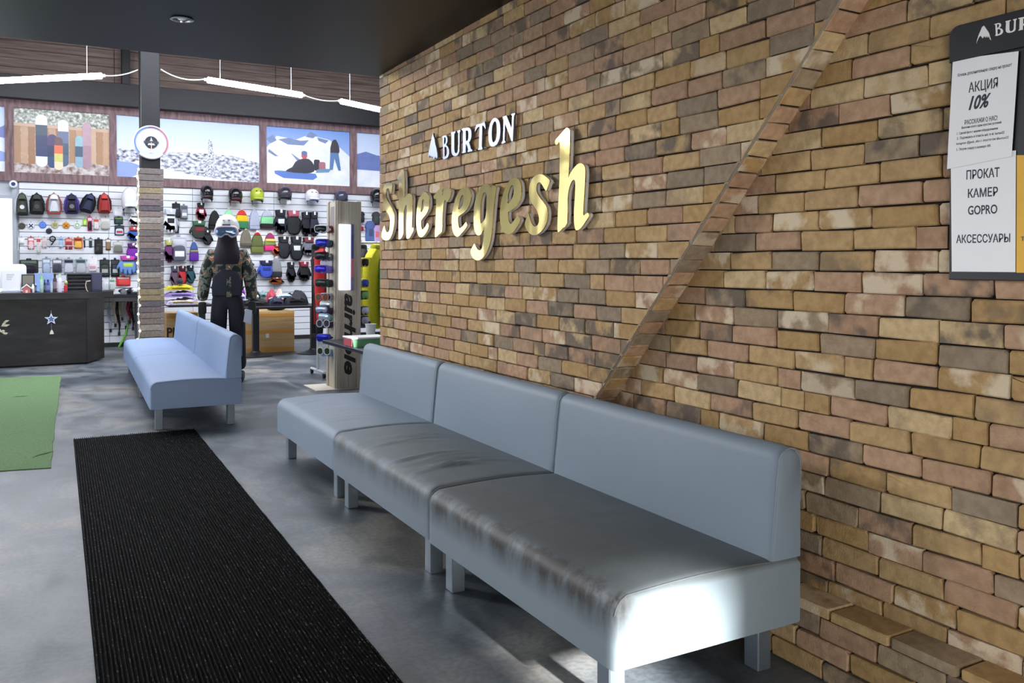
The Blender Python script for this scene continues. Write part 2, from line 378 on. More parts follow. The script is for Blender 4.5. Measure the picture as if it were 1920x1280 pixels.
def lay_bricks(parent, X, y0, y1, z0, z1, zoff, keep, vis, limit=300):
    cells = []; k0 = int(math.floor((z0-zoff)/HB)); r = k0
    while zoff+r*HB < z1:
        za, zb = zoff+r*HB, zoff+(r+1)*HB
        y = y0-random.random()*.22-(r % 2)*.11
        while y < y1:
            ln = random.choice([.226, .230, .234, .238, .222, .23, .226, .23, .2, .11])
            cells.append([max(y, y0), min(y+ln, y1), max(za, z0), min(zb, z1)]); y += ln
        r += 1
    todo = []
    for a, b, c, d in cells:
        if b-a < .03 or d-c < .015: continue
        g = .0026; poly = [(a+g, c+g), (b-g, c+g), (b-g, d-g), (a+g, d-g)]
        poly = keep(poly)
        if len(poly) < 3 or abs(area2(poly)) < 3e-4: continue
        pr = [proj((X, u, v)) for u, v in poly]
        if max(p[2] for p in pr) < .3: continue
        cx, cy = sum(p[0] for p in pr)/len(pr), sum(p[1] for p in pr)/len(pr)
        inside = -30 < cx < 1950 and -30 < cy < 1310 and vis(cx, cy)
        ar = abs(area2([(p[0], p[1]) for p in pr])) if inside else 0
        full = len(poly) == 4 and b-a > .2 and abs(d-c-HB) < .001 and abs(abs(area2(poly))-(b-a-2*g)*(d-c-2*g)) < 1e-6
        todo.append((ar, full, poly, a, b, c, d))
    todo.sort(key=lambda t: -t[0])
    fr = wall_frame(X); variants = {}; far = []
    for i, (ar, full, poly, a, b, c, d) in enumerate(todo):
        tn = brick_tint()
        if i < limit and ar > 0:
            if full:
                key = (round(b-a, 3), random.randrange(4))
                if key not in variants:
                    w = b-a-.0052; h = d-c-.0052
                    variants[key] = brick_mb([(-w/2, -h/2), (w/2, -h/2), (w/2, h/2), (-w/2, h/2)], 0, lambda u, v, dd: (.018-dd, u, v)).mesh('brick', BRICK_O)
                o = linko('brick', variants[key], parent); o.location = (X+random.uniform(-.002, .002), (a+b)/2, (c+d)/2+random.uniform(-.0012, .0012)); o.rotation_euler = (random.uniform(-.006, .006), 0, 0)
            else: o = MB().plate(poly, 0, .026, 0, fr).link('brick', BRICK_O, parent)
            o.color = tn
        else: far.append((brick_mb(poly, X, fr, j=.003) if full else MB().plate(poly, 0, .025, 0, fr), tn))
    if far: joined_stuff('brickwork', far, parent)
# recessed wall
wr = struct('wall_right', MB().box(RX+.012, RX+.25, -3, 3.75, 0, 3.0), MORTAR)
lay_bricks(wr, RX, -.35, 3.75, 0, 2.95, .006, lambda p: clip_poly(p, -1, DB, DA-.004), lambda x, y: x > 1130 and not (x > 1790 and y < 520))
# proud panel with the slanted edge
PL = [(DA+DB*0, 0), (WEND, 0), (WEND, 2.95), (DA+DB*2.95, 2.95)]
wp = MB(); wp.plate(PL, 0, .24, 0, lambda u, v, d: (WX+.012+.24-d, u, v))
wc = struct('wall_center', wp, MORTAR)
lay_bricks(wc, WX, DA+DB*2.95, WEND, 0, 2.95, .0515, lambda p: clip_poly(p, 1, -DB, -DA), lambda x, y: y < 490+.30*(x-60) and y > 0)
# slanted reveal: a pale mortar bead along the edge and slips on the return
dv = Vector((0, DB, 1)).normalized(); nv = Vector((0, -1, DB)).normalized()      # along the edge, out of the return
mb = MB(); P0, P1 = Vector((0, DA, 0)), Vector((0, DA+DB*2.95, 2.95))
for a in (0,):
    mb.add([(WX-.004, *(P0+nv*-.012)[1:]), (WX-.004, *(P1+nv*-.012)[1:]), (WX-.004, *(P1+nv*.004)[1:]), (WX-.004, *(P0+nv*.004)[1:]),
            (WX+.014, *(P0+nv*-.012)[1:]), (WX+.014, *(P1+nv*-.012)[1:]), (WX+.014, *(P1+nv*.004)[1:]), (WX+.014, *(P0+nv*.004)[1:])],
           [(0,1,2,3),(7,6,5,4),(0,4,5,1),(1,5,6,2),(2,6,7,3),(3,7,4,0)])
mb.link('mortar_bead', M((150, 142, 130), .9, var=.25, scale=50, bump=.4, name='pale_mortar'), wc)
LEN = 2.95*math.sqrt(1+DB*DB); n = int(LEN/.0745); slips = []
for i in range(4):
    b = MB(); h = .0345; j = lambda: random.uniform(-.004, .004)
    ol = [(.002, -h+j()), (RX-WX+.006, -h+j()), (RX-WX+.006, h+j()), (.002, h+j())]
    b.plate(ol, -.012, .010, .003, lambda u, v, d: (u, 0, v) if False else (u, -d, v), rings=1)
    slips.append(b.mesh('brick', BRICK_O))
for i in range(n):
    o = linko('brick', random.choice(slips), wc); p = dv*((i+.5)*.0745)+Vector((WX, DA, 0)); o.location = p
    R = Matrix((Vector((1, 0, 0)), -nv, dv)).transposed(); o.rotation_euler = R.to_euler(); tn = brick_tint(); o.color = (tn[0]*1.2, tn[1]*1.2, tn[2]*1.2, min(tn[3], .7))
# plinth along the foot of the recessed wall
PX = RX-.125
pl = tag(MB().box(PX+.012, RX+.02, -.6, DA-.06, 0, .222).link('trim_2', MORTAR), kind='structure')
fr = wall_frame(PX)
for r in range(3):
    y = -.5-(r % 2)*.11
    while y < 3.9:
        ln = random.choice([.226, .23, .234]); g = .0035
        o = brick_mb([(y+g, r*HB+.006), (min(y+ln, 3.95)-g, r*HB+.006), (min(y+ln, 3.95)-g, (r+1)*HB-.002), (y+g, (r+1)*HB-.002)], PX, fr).link('brick', BRICK_O, pl); o.color = brick_tint(); y += ln
y = -.5
while y < 3.8:
    ln = random.choice([.226, .23, .222])
    o = brick_mb([(PX-.008+random.uniform(-.006, .004), y+.004), (RX-.008, y+.004), (RX-.008, y+ln-.004), (PX-.008+random.uniform(-.006, .004), y+ln-.004)], 0, lambda u, v, d: (u, v, .217+d*1.1)).link('brick', BRICK_O, pl); o.color = brick_tint(); y += ln
# ================================================================== SOFAS
def vinyl(name, c, stain=0, wrinkle=0):
    m = bpy.data.materials.new(name); nt, N, K, b = nodes_of(m)
    tc = N.new('ShaderNodeTexCoord'); nz = N.new('ShaderNodeTexNoise'); nz.inputs['Scale'].default_value = 2.2; nz.inputs['Detail'].default_value = 5; K.new(tc.outputs['Object'], nz.inputs['Vector'])
    mx = N.new('ShaderNodeMix'); mx.data_type = 'RGBA'; l = L3(c)
    mx.inputs['A'].default_value = tuple(v*.93 for v in l[:3])+(1,); mx.inputs['B'].default_value = tuple(v*1.07 for v in l[:3])+(1,); K.new(nz.outputs['Fac'], mx.inputs['Factor'])
    col = mx.outputs['Result']
    if stain:
        # scuffed grime rubbed into the front top edge by sitters' legs
        sx = N.new('ShaderNodeSeparateXYZ'); K.new(tc.outputs['Object'], sx.inputs[0])
        def rng(src, a, b_, lo=0, hi=1):
            r = N.new('ShaderNodeMapRange'); r.inputs['From Min'].default_value = a; r.inputs['From Max'].default_value = b_; r.inputs['To Min'].default_value = lo; r.inputs['To Max'].default_value = hi; K.new(src, r.inputs['Value']); return r.outputs['Result']
        def mul(a, b_):
            q = N.new('ShaderNodeMath'); q.operation = 'MULTIPLY'; K.new(a, q.inputs[0]); K.new(b_, q.inputs[1]); return q.outputs[0]
        band = mul(rng(sx.outputs['Z'], .26, .375), rng(sx.outputs['X'], .10, .02))
        n2 = N.new('ShaderNodeTexNoise'); n2.inputs['Scale'].default_value = 9; n2.inputs['Detail'].default_value = 9; n2.inputs['Roughness'].default_value = .7
        mp = N.new('ShaderNodeMapping'); mp.inputs['Scale'].default_value = (1, 1, .35); K.new(tc.outputs['Object'], mp.inputs['Vector']); K.new(mp.outputs['Vector'], n2.inputs['Vector'])
        k0 = mul(band, rng(n2.outputs['Fac'], .36, .58, .35*stain, stain))
        kt = mul(rng(sx.outputs['Z'], .385, .405, 0, .5*stain), rng(n2.outputs['Fac'], .2, .6, .75, 1))
        km = N.new('ShaderNodeMath'); km.operation = 'MAXIMUM'; K.new(k0, km.inputs[0]); K.new(kt, km.inputs[1]); k = km.outputs[0]
        m2 = N.new('ShaderNodeMix'); m2.data_type = 'RGBA'; K.new(k, m2.inputs['Factor']); K.new(col, m2.inputs['A']); m2.inputs['B'].default_value = L3((58, 56, 54)); col = m2.outputs['Result']
    K.new(col, b.inputs['Base Color']); b.inputs['Roughness'].default_value = .56; b.inputs['Specular IOR Level'].default_value = .28
    n3 = N.new('ShaderNodeTexNoise'); n3.inputs['Scale'].default_value = 260; K.new(tc.outputs['Object'], n3.inputs['Vector'])
    bp = N.new('ShaderNodeBump'); bp.inputs['Strength'].default_value = .10; bp.inputs['Distance'].default_value = .002; K.new(n3.outputs['Fac'], bp.inputs['Height']); K.new(bp.outputs['Normal'], b.inputs['Normal'])
    return m
VIN = [vinyl('grey_vinyl', (124, 138, 152)), vinyl('grey_vinyl_worn', (120, 132, 142), .8), vinyl('grey_vinyl_scuffed', (124, 137, 146), 1.2)]
VINBK = vinyl('grey_vinyl_back', (119, 133, 146))
VINB = vinyl('blue_grey_vinyl', (128, 147, 178))
STEEL = M((122, 133, 144), .38, .6, .05, 20, name='painted_steel')
def sofa_profiles(D):
    r = .05; seat = [(0.0, .185), (0.0, .40-r)]
    for k in range(1, 7):
        a = math.pi/2*k/6; seat.append((r-r*math.cos(a), .40-r+r*math.sin(a)+.012*k/6))
    nx = 18
    for k in range(1, nx+1): seat.append((r+(D-.012-r)*k/nx, .412+.012*math.sin(math.pi*min(1, k/nx*1.15)) if k < nx else .412))
    seat += [(D, .40), (D, .19), (D-.005, .185)]
    bk = [(D-.135, .408), (D-.128, .47), (D-.118, .56), (D-.108, .66), (D-.099, .735)]
    rr = .047; cx, cz = D-.050, .735
    for k in range(1, 9):
        a = math.pi-math.pi*k/8; bk.append((cx+(rr+.002)*math.cos(a), cz+rr*math.sin(a)))
    bk += [(D-.002, .60), (D, .408)]
    return seat, bk
def sofa_module(label, loc, rz, D, L, mat, wr=0, group=None, seed=1):
    t = thing('sofa_module', label, 'sofa', loc, rz, group)
    seat, bk = sofa_profiles(D); rnd = random.Random(seed)
    ys = [0, .004, .012, .024]+[.024+(L-.048)*k/70 for k in range(1, 70)]+[L-.024, L-.012, L-.004, L]
    sc = {0: .044, 1: .026, 2: .010, 3: .002}
    wrs = [(rnd.uniform(.10, .50)*D, rnd.uniform(.2, .8)*L, rnd.uniform(-.35, .15), rnd.uniform(.14, .34), rnd.uniform(.4, 1)) for _ in range(int(14*wr))]
    czs, cxs = .30, D/2
    def dsp(x, y, z, i, j):
        e = min(j, len(ys)-1-j); k = sc.get(e, 0)
        # soften the ends
        if k:
            if z > .36: z -= k*.45
            if x < .04: x += k*.30
        if z > .405 and x > .03:
            fy, fx = math.sin(math.pi*y/L), math.sin(math.pi*min(1, max(0, (x-.03)/(D-.17))))
            z += .012*fy*fx
            for wx, wy, wa, wl, wh in wrs:
                u = (x-wx)*math.cos(wa)+(y-wy)*math.sin(wa); v = -(x-wx)*math.sin(wa)+(y-wy)*math.cos(wa)
                z += .012*wh*wr*math.exp(-(u/wl)**2*3)*math.exp(-(v/.013)**2)
        return (x, y, z)
    MB().sweep(seat, ys, dsp).link('seat', mat, t, True, 50)
    def dspb(x, y, z, i, j):
        e = min(j, len(ys)-1-j); k = sc.get(e, 0)
        if k:
            if z > .45: z -= k*.55*min(1, (z-.45)/.25)
            if x < D-.05: x += k*.35
        else:
            x -= .010*math.sin(math.pi*y/L)*math.sin(math.pi*min(1, max(0, (z-.41)/.33))) if x < D-.06 else 0
        return (x, y, z)
    bmat = VINB if mat is VINB else VINBK
    MB().sweep(bk, ys, dspb).link('backrest', bmat, t, True, 50)
    # stitched piping round the end panels
    for yy, sg in ((0.0065, 1), (L-.0065, -1)):
        pts = [(x+.006 if x < .04 else x, yy, z-.0085 if z > .36 else z) for x, z in seat[1:-3]]
        MB().tube(pts, .0035, 5).link('piping', mat, t, True)
        pts = [(x+.0055, yy, z-.0075) for x, z in bk[1:-1]]
        MB().tube(pts, .0035, 5).link('piping', bmat, t, True)
    for lx in (.045, D-.105):
        for ly in (.085, L-.155):
            MB().rbox(lx, lx+.06, ly, ly+.07, 0, .188, .004, 1).link('leg', STEEL, t)
    return t
sofa_module('grey vinyl sofa module nearest the camera, sunlit end panel and grimy front edge', (1.495, 2.10, 0), 0, .765, 1.382, VIN[2], .25, 'long grey sofa against the brick wall', 3)
sofa_module('middle grey vinyl sofa module with fanned creases across its seat', (1.505, 3.494, 0), math.radians(-.3), .76, 1.418, VIN[1], 1.0, 'long grey sofa against the brick wall', 5)
sofa_module('farthest grey vinyl sofa module of the wall row, beside the wooden eyewear tower', (1.525, 4.924, 0), math.radians(-.4), .745, 1.395, VIN[0], .7, 'long grey sofa against the brick wall', 8)
RZ = math.radians(-2.2)
sofa_module('pale blue sofa module standing alone in mid floor, end nearest the black mat', (.835, 7.66, 0), RZ, .725, 2.16, VINB, .15, 'pale blue bench in mid floor', 11)
sofa_module('pale blue sofa module in mid floor, far half beside the clad column', (.835-math.sin(RZ)*2.17, 7.66+math.cos(RZ)*2.17, 0), RZ, .725, 2.16, VINB, .15, 'pale blue bench in mid floor', 12)
# ================================================================== MATS
mt = thing('ribbed_mat', 'long black ribbed rubber runner mat lying on the concrete floor', 'mat', (.15, 2.0, 0), math.radians(-1.25))
RUB = ramp_mat('black_rubber', [(.25, (3, 3, 3)), (.60, (5, 5, 5)), (.70, (96, 96, 100))], 150, 'NOISE', .7, (1, .3, 1), 2, spec=.03)  # last stop paints small pale highlights along the ribs
RUBB = M((4, 4, 4), .9, spec=.05, name='black_rubber_base')
MW, ML = .90, 5.64
MB().box(0, MW, 0, ML, .0005, .006).link('backing', RUBB, mt)
rb = MB(); nr = 62
for k in range(nr):
    x = MW*(k+.5)/nr; seg = 46; w = .0036
    vs = []; fs = []
    for j in range(seg+1):
        y = ML*j/seg; hgt = .013+.0022*math.sin(j*2.1+k*1.3)+random.uniform(-.0008, .0008); xo = random.uniform(-.0006, .0006)
        vs += [(x-w+xo, y, .006), (x-w*.7+xo, y, hgt), (x+w*.7+xo, y, hgt), (x+w+xo, y, .006)]
    for j in range(seg):
        for q in range(3): fs.append((j*4+q, j*4+q+1, (j+1)*4+q+1, (j+1)*4+q))
    rb.add(vs, fs)
tag(rb.link('ribs', RUB, mt), kind='stuff')
gm = thing('green_carpet', 'green felt carpet strip on the floor left of the black mat', 'carpet', (0, 0, 0))
gp = [onZ(114, 705, 0), onZ(95, 878, 0), onZ(0, 884, 0)]
GREEN = ramp_mat('green_felt', [(.3, (88, 112, 78)), (.7, (110, 136, 98))], 90, 'NOISE', .95, bump=.5, spec=.1)
ol = []
for k in range(24):
    q = gp[0].lerp(gp[1], k/23); ol.append((q.x+random.uniform(-.006, .006), q.y))
ol += [(gp[2].x, gp[2].y), (-1.2, gp[2].y+.25), (-1.2, gp[0].y+.3)]
MB().plate(ol, 0.0005, .007, .002, lambda u, v, d: (u, v, d), rings=1).link('pile', GREEN, gm)
# a crease where the carpet has rucked up
for (ax, ay), (bx, by) in (((60, 858), (100, 846)), ((20, 745), (55, 742))):
    A, B = onZ(ax, ay, .006), onZ(bx, by, .006)
    MB().tube([A, A.lerp(B, .3)+Vector((0, .01, 0)), A.lerp(B, .7)+Vector((0, -.01, 0)), B], [.002, .008, .009, .002], 6).link('crease', GREEN, gm, True)
# ================================================================== SIGNS ON THE BRICK WALL
def wall_outline(pts, ox, oy, sc, X, it=1):
    q = [onX(ox+a/sc, oy+b/sc, X) for a, b in pts]
    return smooth_poly([(p.y, p.z) for p in q], it)
GOLD = bpy.data.materials.new('polished_gold_acrylic'); nt, N, K, b = nodes_of(GOLD)
b.inputs['Base Color'].default_value = (.85, .67, .25, 1); b.inputs['Metallic'].default_value = 1; b.inputs['Roughness'].default_value = .08
tc = N.new('ShaderNodeTexCoord'); nz = N.new('ShaderNodeTexNoise'); nz.inputs['Scale'].default_value = 2.6; K.new(tc.outputs['Object'], nz.inputs['Vector'])
bp = N.new('ShaderNodeBump'); bp.inputs['Strength'].default_value = .35; bp.inputs['Distance'].default_value = .02; K.new(nz.outputs['Fac'], bp.inputs['Height']); K.new(bp.outputs['Normal'], b.inputs['Normal'])
SILV = M((104, 112, 130), .42, .9, .05, 4, name='brushed_steel_letters')
SIDE = M((205, 205, 205), .5, name='letter_edge')
SX = WX-.035
sg = thing('letter_sign', 'large gold mirror letters spelling Sheregesh mounted on the brick wall', 'sign', (0, 0, 0))
A_, B_, C_, D_ = (708, 310, 8.5375), (774, 340, 10.667), (874, 320, 7.108), (974, 230, 5.8214)
SH = [
 (A_, [[(205,470),(190,440),(185,400),(175,370),(155,365),(140,390),(135,440),(140,500),(160,560),(190,620),(225,680),(255,740),(268,800),(270,870),(262,960),(245,1050),(220,1130),(185,1185),(140,1200),(100,1190),(68,1155),(62,1110),(80,1030),(108,960),(120,1010),(140,1060),(165,1070),(185,1040),(197,960),(200,890),(190,830),(165,770),(130,720),(105,650),(88,580),(78,500),(80,420),(95,350),(120,300),(165,280),(210,285),(235,300),(230,370),(222,430)]]),
 (A_, [[(395,60),(415,85),(425,110),(435,290),(430,480),(428,520),(445,490),(480,460),(510,450),(545,470),(560,520),(558,600),(555,800),(548,990),(560,995),(575,1000),(575,1040),(545,1100),(510,1160),(480,1175),(462,1160),(458,1100),(458,900),(465,760),(468,650),(460,630),(445,645),(430,690),(418,750),(415,900),(412,1095),(370,1170),(345,1180),(335,1160),(335,900),(338,700),(340,500),(340,240),(320,240),(312,200),(340,140),(375,80)]]),
 (B_, [[(235,205),(285,235),(320,300),(330,390),(325,500),(295,600),(240,690),(180,760),(165,800),(165,870),(180,950),(205,955),(250,900),(290,830),(315,860),(320,900),(290,980),(240,1060),(190,1110),(150,1115),(110,1080),(85,1000),(70,880),(68,740),(75,600),(90,470),(120,360),(160,280),(200,225)], [(205,345),(180,420),(165,520),(160,610),(185,600),(210,540),(220,460),(220,390)]]),
 (B_, [[(560,150),(580,170),(585,280),(600,250),(620,180),(650,135),(690,125),(740,150),(768,180),(760,260),(735,340),(700,400),(675,415),(665,385),(640,370),(625,400),(612,470),(600,600),(590,750),(585,990),(520,1060),(475,1105),(440,1105),(450,900),(458,700),(465,500),(468,350),(430,350),(412,310),(440,260),(490,190),(530,155)]]),
 (B_, [[(1030,120),(1090,130),(1140,180),(1165,270),(1160,370),(1130,470),(1080,560),(1010,630),(920,690),(905,740),(910,850),(930,930),(960,925),(1010,880),(1060,810),(1085,850),(1085,890),(1040,960),(980,1030),(920,1095),(880,1105),(840,1080),(800,1000),(780,880),(778,740),(795,600),(820,470),(850,350),(900,240),(960,155)], [(995,265),(960,320),(930,420),(910,520),(920,560),(960,530),(990,470),(1005,390),(1010,310)]]),
 (C_, [[(265,170),(300,180),(325,215),(340,220),(370,195),(400,215),(398,260),(385,320),(370,480),(355,650),(342,800),(325,930),(300,1020),(260,1110),(210,1170),(160,1195),(120,1185),(85,1155),(62,1100),(62,1060),(85,1010),(110,970),(130,1010),(155,1050),(185,1060),(210,1030),(225,940),(235,850),(243,740),(225,790),(200,845),(165,862),(135,845),(112,790),(100,700),(100,560),(112,430),(140,320),(180,240),(225,185)], [(235,290),(255,290),(270,320),(272,420),(265,560),(250,640),(215,690),(195,700),(188,650),(190,540),(198,420),(215,330)]]),
 (C_, [[(650,92),(690,110),(720,150),(735,220),(735,330),(715,400),(670,470),(600,530),(560,550),(560,640),(585,705),(610,700),(650,640),(685,600),(718,640),(715,680),(670,760),(610,830),(560,845),(510,830),(470,760),(452,660),(450,540),(465,420),(490,310),(530,210),(580,130),(615,100)], [(615,190),(632,220),(632,300),(610,370),(575,420),(555,440),(552,400),(560,320),(580,240),(600,200)]]),
 (D_, [[(290,745),(260,700),(230,655),(205,650),(188,680),(185,730),(200,780),(240,840),(285,900),(305,950),(308,1020),(295,1090),(260,1160),(210,1210),(160,1228),(120,1215),(75,1165),(58,1110),(65,1070),(85,1010),(95,980),(110,1030),(130,1095),(160,1130),(190,1125),(212,1080),(208,1010),(180,940),(135,880),(108,810),(103,730),(115,660),(150,595),(200,565),(245,563),(290,590),(328,625),(325,660),(305,710)]]),
 (D_, [[(515,55),(545,80),(550,110),(548,300),(540,500),(532,600),(545,570),(580,510),(630,455),(670,442),(705,465),(718,520),(715,640),(705,800),(695,1000),(715,1000),(745,980),(760,1015),(720,1080),(670,1150),(625,1175),(605,1150),(595,1080),(595,950),(605,800),(608,640),(585,625),(560,660),(535,740),(525,850),(520,1095),(470,1150),(430,1192),(415,1170),(418,1000),(425,850),(435,650),(440,230),(420,230),(400,245),(388,215),(395,185),(450,125)]]),
]
wfr = lambda X: (lambda u, v, d: (X-d, u, v))
for (ox, oy, sc), ols in SH:
    q = [wall_outline(o, ox, oy, sc, SX-.006) for o in ols]
    lt = linko('letter', curve_mesh('letter', q, .006, GOLD, 0, wfr(SX)), sg)
    linko('edge', curve_mesh('edge', q, .016, SIDE, 0, wfr(SX+.0162)), lt)
    c = Vector((sum(p[0] for p in q[0])/len(q[0]), sum(p[1] for p in q[0])/len(q[0])))
    ys = sorted(q[0], key=lambda p: p[1])
    for p in (ys[len(ys)//8], ys[-len(ys)//8]):
        pp = Vector(p).lerp(c, .10)
        MB().tube([(SX+.015, pp.x, pp.y), (WX+.002, pp.x, pp.y)], .004, 6).link('standoff', SIDE, lt)
E_ = (795, 205, 10.667)
BU = [
 [[(180,475),(190,540),(210,590),(225,700),(245,760),(265,880),(270,960),(255,985),(245,940),(235,990),(222,930),(210,985),(190,995),(178,930),(160,970),(140,920),(125,960),(115,900),(95,960),(88,870),(105,800),(125,700),(145,600),(165,520)]],
 [[(350,545),(420,515),(450,525),(468,580),(465,650),(440,710),(480,750),(500,810),(500,890),(480,950),(450,980),(395,1000),(370,975),(385,940),(380,750),(375,570)], [(400,560),(430,555),(438,620),(425,680),(402,700)], [(408,750),(440,750),(462,800),(460,880),(440,930),(412,945)]],
 [[(540,462),(625,435),(628,465),(605,490),(605,800),(615,860),(640,880),(665,860),(680,800),(685,480),(665,455),(670,425),(725,408),(728,435),(712,470),(708,830),(690,890),(655,925),(610,935),(570,915),(550,860),(545,800),(550,510),(540,490)]],
 [[(755,385),(860,362),(910,370),(940,410),(950,480),(945,560),(925,620),(900,660),(925,740),(940,800),(965,800),(965,835),(870,855),(875,825),(885,800),(865,740),(845,690),(835,700),(832,810),(835,860),(760,880),(762,850),(775,830),(778,430),(755,415)], [(835,425),(870,420),(890,460),(890,560),(870,620),(838,635)]],
 [[(1050,305),(1190,265),(1210,240),(1220,290),(1235,400),(1215,370),(1190,330),(1165,325),(1155,740),(1168,770),(1165,800),(1080,815),(1085,780),(1095,760),(1110,345),(1080,355),(1045,400),(1018,460),(1020,420),(1040,320)]],
 [[(1420,170),(1470,190),(1510,260),(1525,380),(1520,520),(1495,630),(1440,715),(1370,745),(1320,720),(1295,640),(1285,500),(1300,370),(1330,260),(1370,195)], [(1410,240),(1440,260),(1455,340),(1455,480),(1440,590),(1400,655),(1370,640),(1355,560),(1355,430),(1370,310)]],
 [[(1575,145),(1650,120),(1680,200),(1750,370),(1762,140),(1745,110),(1750,90),(1820,72),(1818,100),(1800,125),(1785,400),(1775,635),(1750,640),(1735,590),(1622,290),(1610,620),(1630,640),(1630,660),(1555,690),(1550,665),(1575,630),(1590,200),(1575,175)]],
]
bs = thing('letter_sign', 'small steel BURTON letters with a mountain emblem above the gold lettering', 'sign', (0, 0, 0))
BSH = []
for k, ols in enumerate(BU):
    q = [wall_outline(o, *E_, WX-.03, 1 if k == 5 else 0) for o in ols]; BSH.append(q)
    lt = linko('emblem' if k == 0 else 'letter', curve_mesh('letter', q, .012, SILV, 0, wfr(WX-.018)), bs)
    c = Vector((sum(p[0] for p in q[0])/len(q[0]), sum(p[1] for p in q[0])/len(q[0])))
    pp = min((Vector(p) for p in q[0]), key=lambda p: p.y).lerp(c, .12)
    MB().tube([(WX-.019, pp.x, pp.y), (WX+.002, pp.x, pp.y)], .004, 6).link('standoff', SIDE, lt)
# ================================================================== NOTICE BOARD
BX = RX-.022
bd = thing('notice_board', 'black BURTON notice board with pinned sheets on the brick wall', 'notice board', (0, 0, 0))
BLK = M((24, 24, 27), .35, var=.05, name='black_acrylic'); PAP = M((236, 237, 240), .8, var=.02, scale=8, name='paper'); INK = M((60, 62, 70), .8, name='ink')
yl, zt, zb_ = 1.660, onX(1800, 49, BX).z, 1.345; yr = .86; r = .03
ol = [(yr, zb_), (yl, zb_), (yl, zt-r)]+[(yl-r+r*math.cos(a), zt-r+r*math.sin(a)) for a in [math.pi/2*k/5 for k in range(1, 6)]]+[(yr, zt)]
fb = lambda u, v, d: (BX-d, u, v)
MB().plate(ol, -.008, .006, .002, fb, rings=1).link('backing', BLK, bd)
hz = onX(1790, 118, BX).z
MB().plate([(yr, hz), (yl, hz), (yl, zt-r)]+ol[3:], .006, .014, .002, fb, rings=1).link('header', BLK, bd)
WHT = M((235, 235, 235), .6, var=.02, name='white_print')
F_ = (1770, 10, 8.533)
emb = [(640,325),(660,350),(690,395),(720,440),(740,510),(755,560),(735,540),(725,490),(715,520),(700,490),(690,520),(680,490),(665,520),(650,490),(620,530),(600,500),(585,485),(555,520),(520,610),(530,560),(555,480),(590,400),(610,350)]
q = [(p.y, p.z) for p in [onX(F_[0]+a/F_[2], F_[1]+b/F_[2], BX-.014) for a, b in emb]]
linko('emblem', curve_mesh('emblem', [q], .001, WHT, 0, lambda u, v, d: (BX-.014-d, u, v)), bd)
# header lettering: the same letter shapes as the steel sign, scaled to the header
tl, br = onX(1770+800/8.533, 10+300/8.533, BX-.014), onX(1770+800/8.533, 10+500/8.533, BX-.014)
hh = tl.z-br.z; ys = [p[0] for s in BSH[1:] for p in s[0]]; 
base = [min(p[1] for p in s[0]) for s in BSH]; y_left = max(p[0] for p in BSH[1][0])
h0 = max(p[1] for p in BSH[1][0])-base[1]; ks = hh/h0
for k in range(1, 7):
    adv = (y_left-max(p[0] for p in BSH[k][0]))*ks*1.0
    top = max(p[0] for p in BSH[k][0]); hk = max(p[1] for p in BSH[k][0])-base[k]
    q = [[(tl.y-adv-(top-p[0])*ks, br.z+(p[1]-base[k])*hh/hk) for p in s] for s in BSH[k]]
    linko('letter', curve_mesh('letter', q, .001, WHT, 0, lambda u, v, d: (BX-.014-d, u, v)), bd)
def sheet(name, label, px, X, mat, parent):
    q = [onX(a, b, X) for a, b in px]; o = MB().plate([(p.y, p.z) for p in q], 0, .0012, 0, lambda u, v, d: (X-d, u, v)).link(name, mat, parent)
    if label: o['label'] = label
    return o
s2 = sheet('paper_sheet', 'white rental notice sheet', [(1783, 290), (1905, 282), (1904, 510), (1785, 509)], BX-.008, PAP, bd)
s1 = sheet('paper_sheet', 'white discount notice sheet', [(1787, 112), (1910, 96), (1897, 293), (1776, 317)], BX-.0115, PAP, bd)
s3 = sheet('paper_sheet', 'yellow price sheet', [(1907, 291), (1990, 289), (1990, 512), (1906, 511)], BX-.008, M((226, 178, 78), .8, name='yellow_paper'), bd)
def print_on(px0, px1, X, body, parent, shear=0, bold=0, mat=None):
    """lettering between the pixel corners: lower left, upper right, on the plane X"""
    a, b = onX(px0[0], px0[1], X), onX(px1[0], px0[1]+(px1[1] if False else 0), X)
    w = a.y-onX(px1[0], px0[1], X).y; h = onX(px0[0], px1[1], X).z-a.z
    me = text_mesh('print', body, mat or INK, w, h, .0004, shear, bold, lambda u, v, d: (X-d, a.y-u, a.z+v+u*px_s))
    return linko('print', me, parent)
px_s = .0
X1, X2 = BX-.0127, BX-.0092
print_on((1816, 178), (1871, 155), X1, 'АКЦИЯ', s1, 0, .01)
print_on((1816, 207), (1858, 181), X1, '10%', s1, .4, .03)
print_on((1795, 146), (1897, 138), X1, 'Хочешь дополнительную скидку на прокат?', s1, .2)
print_on((1809, 234), (1870, 225), X1, 'РАССКАЖИ О НАС!', s1, 0, .01)
for b0, x0, x1, txt in ((243, 1803, 1878, 'Выполни всего один простых условий:'), (254, 1794, 1871, '1.  Сделай фото с нашим оборудованием'), (263, 1794, 1883, '2.  Подпишись и отметь нас в vk: burton22'), (273, 1793, 1891, 'instagram @gesh_sfist с хештегом #burton22'), (284, 1793, 1857, '3.  Получи скидку в размере 10%')):
    print_on((x0, b0), (x1, b0-6), X1, txt, s1, .1)
print_on((1812, 337), (1874, 319), X2, 'ПРОКАТ', s2, 0, .015)
print_on((1815, 371), (1871, 354), X2, 'КАМЕР', s2, 0, .015)
print_on((1815, 403), (1870, 386), X2, 'GOPRO', s2, 0, .015)
print_on((1793, 456), (1894, 440), X2, 'АКСЕССУАРЫ', s2, 0, .015)
print_on((1914, 452), (1970, 443), X2, 'ТАРИФЫ', s3, 0, .01)
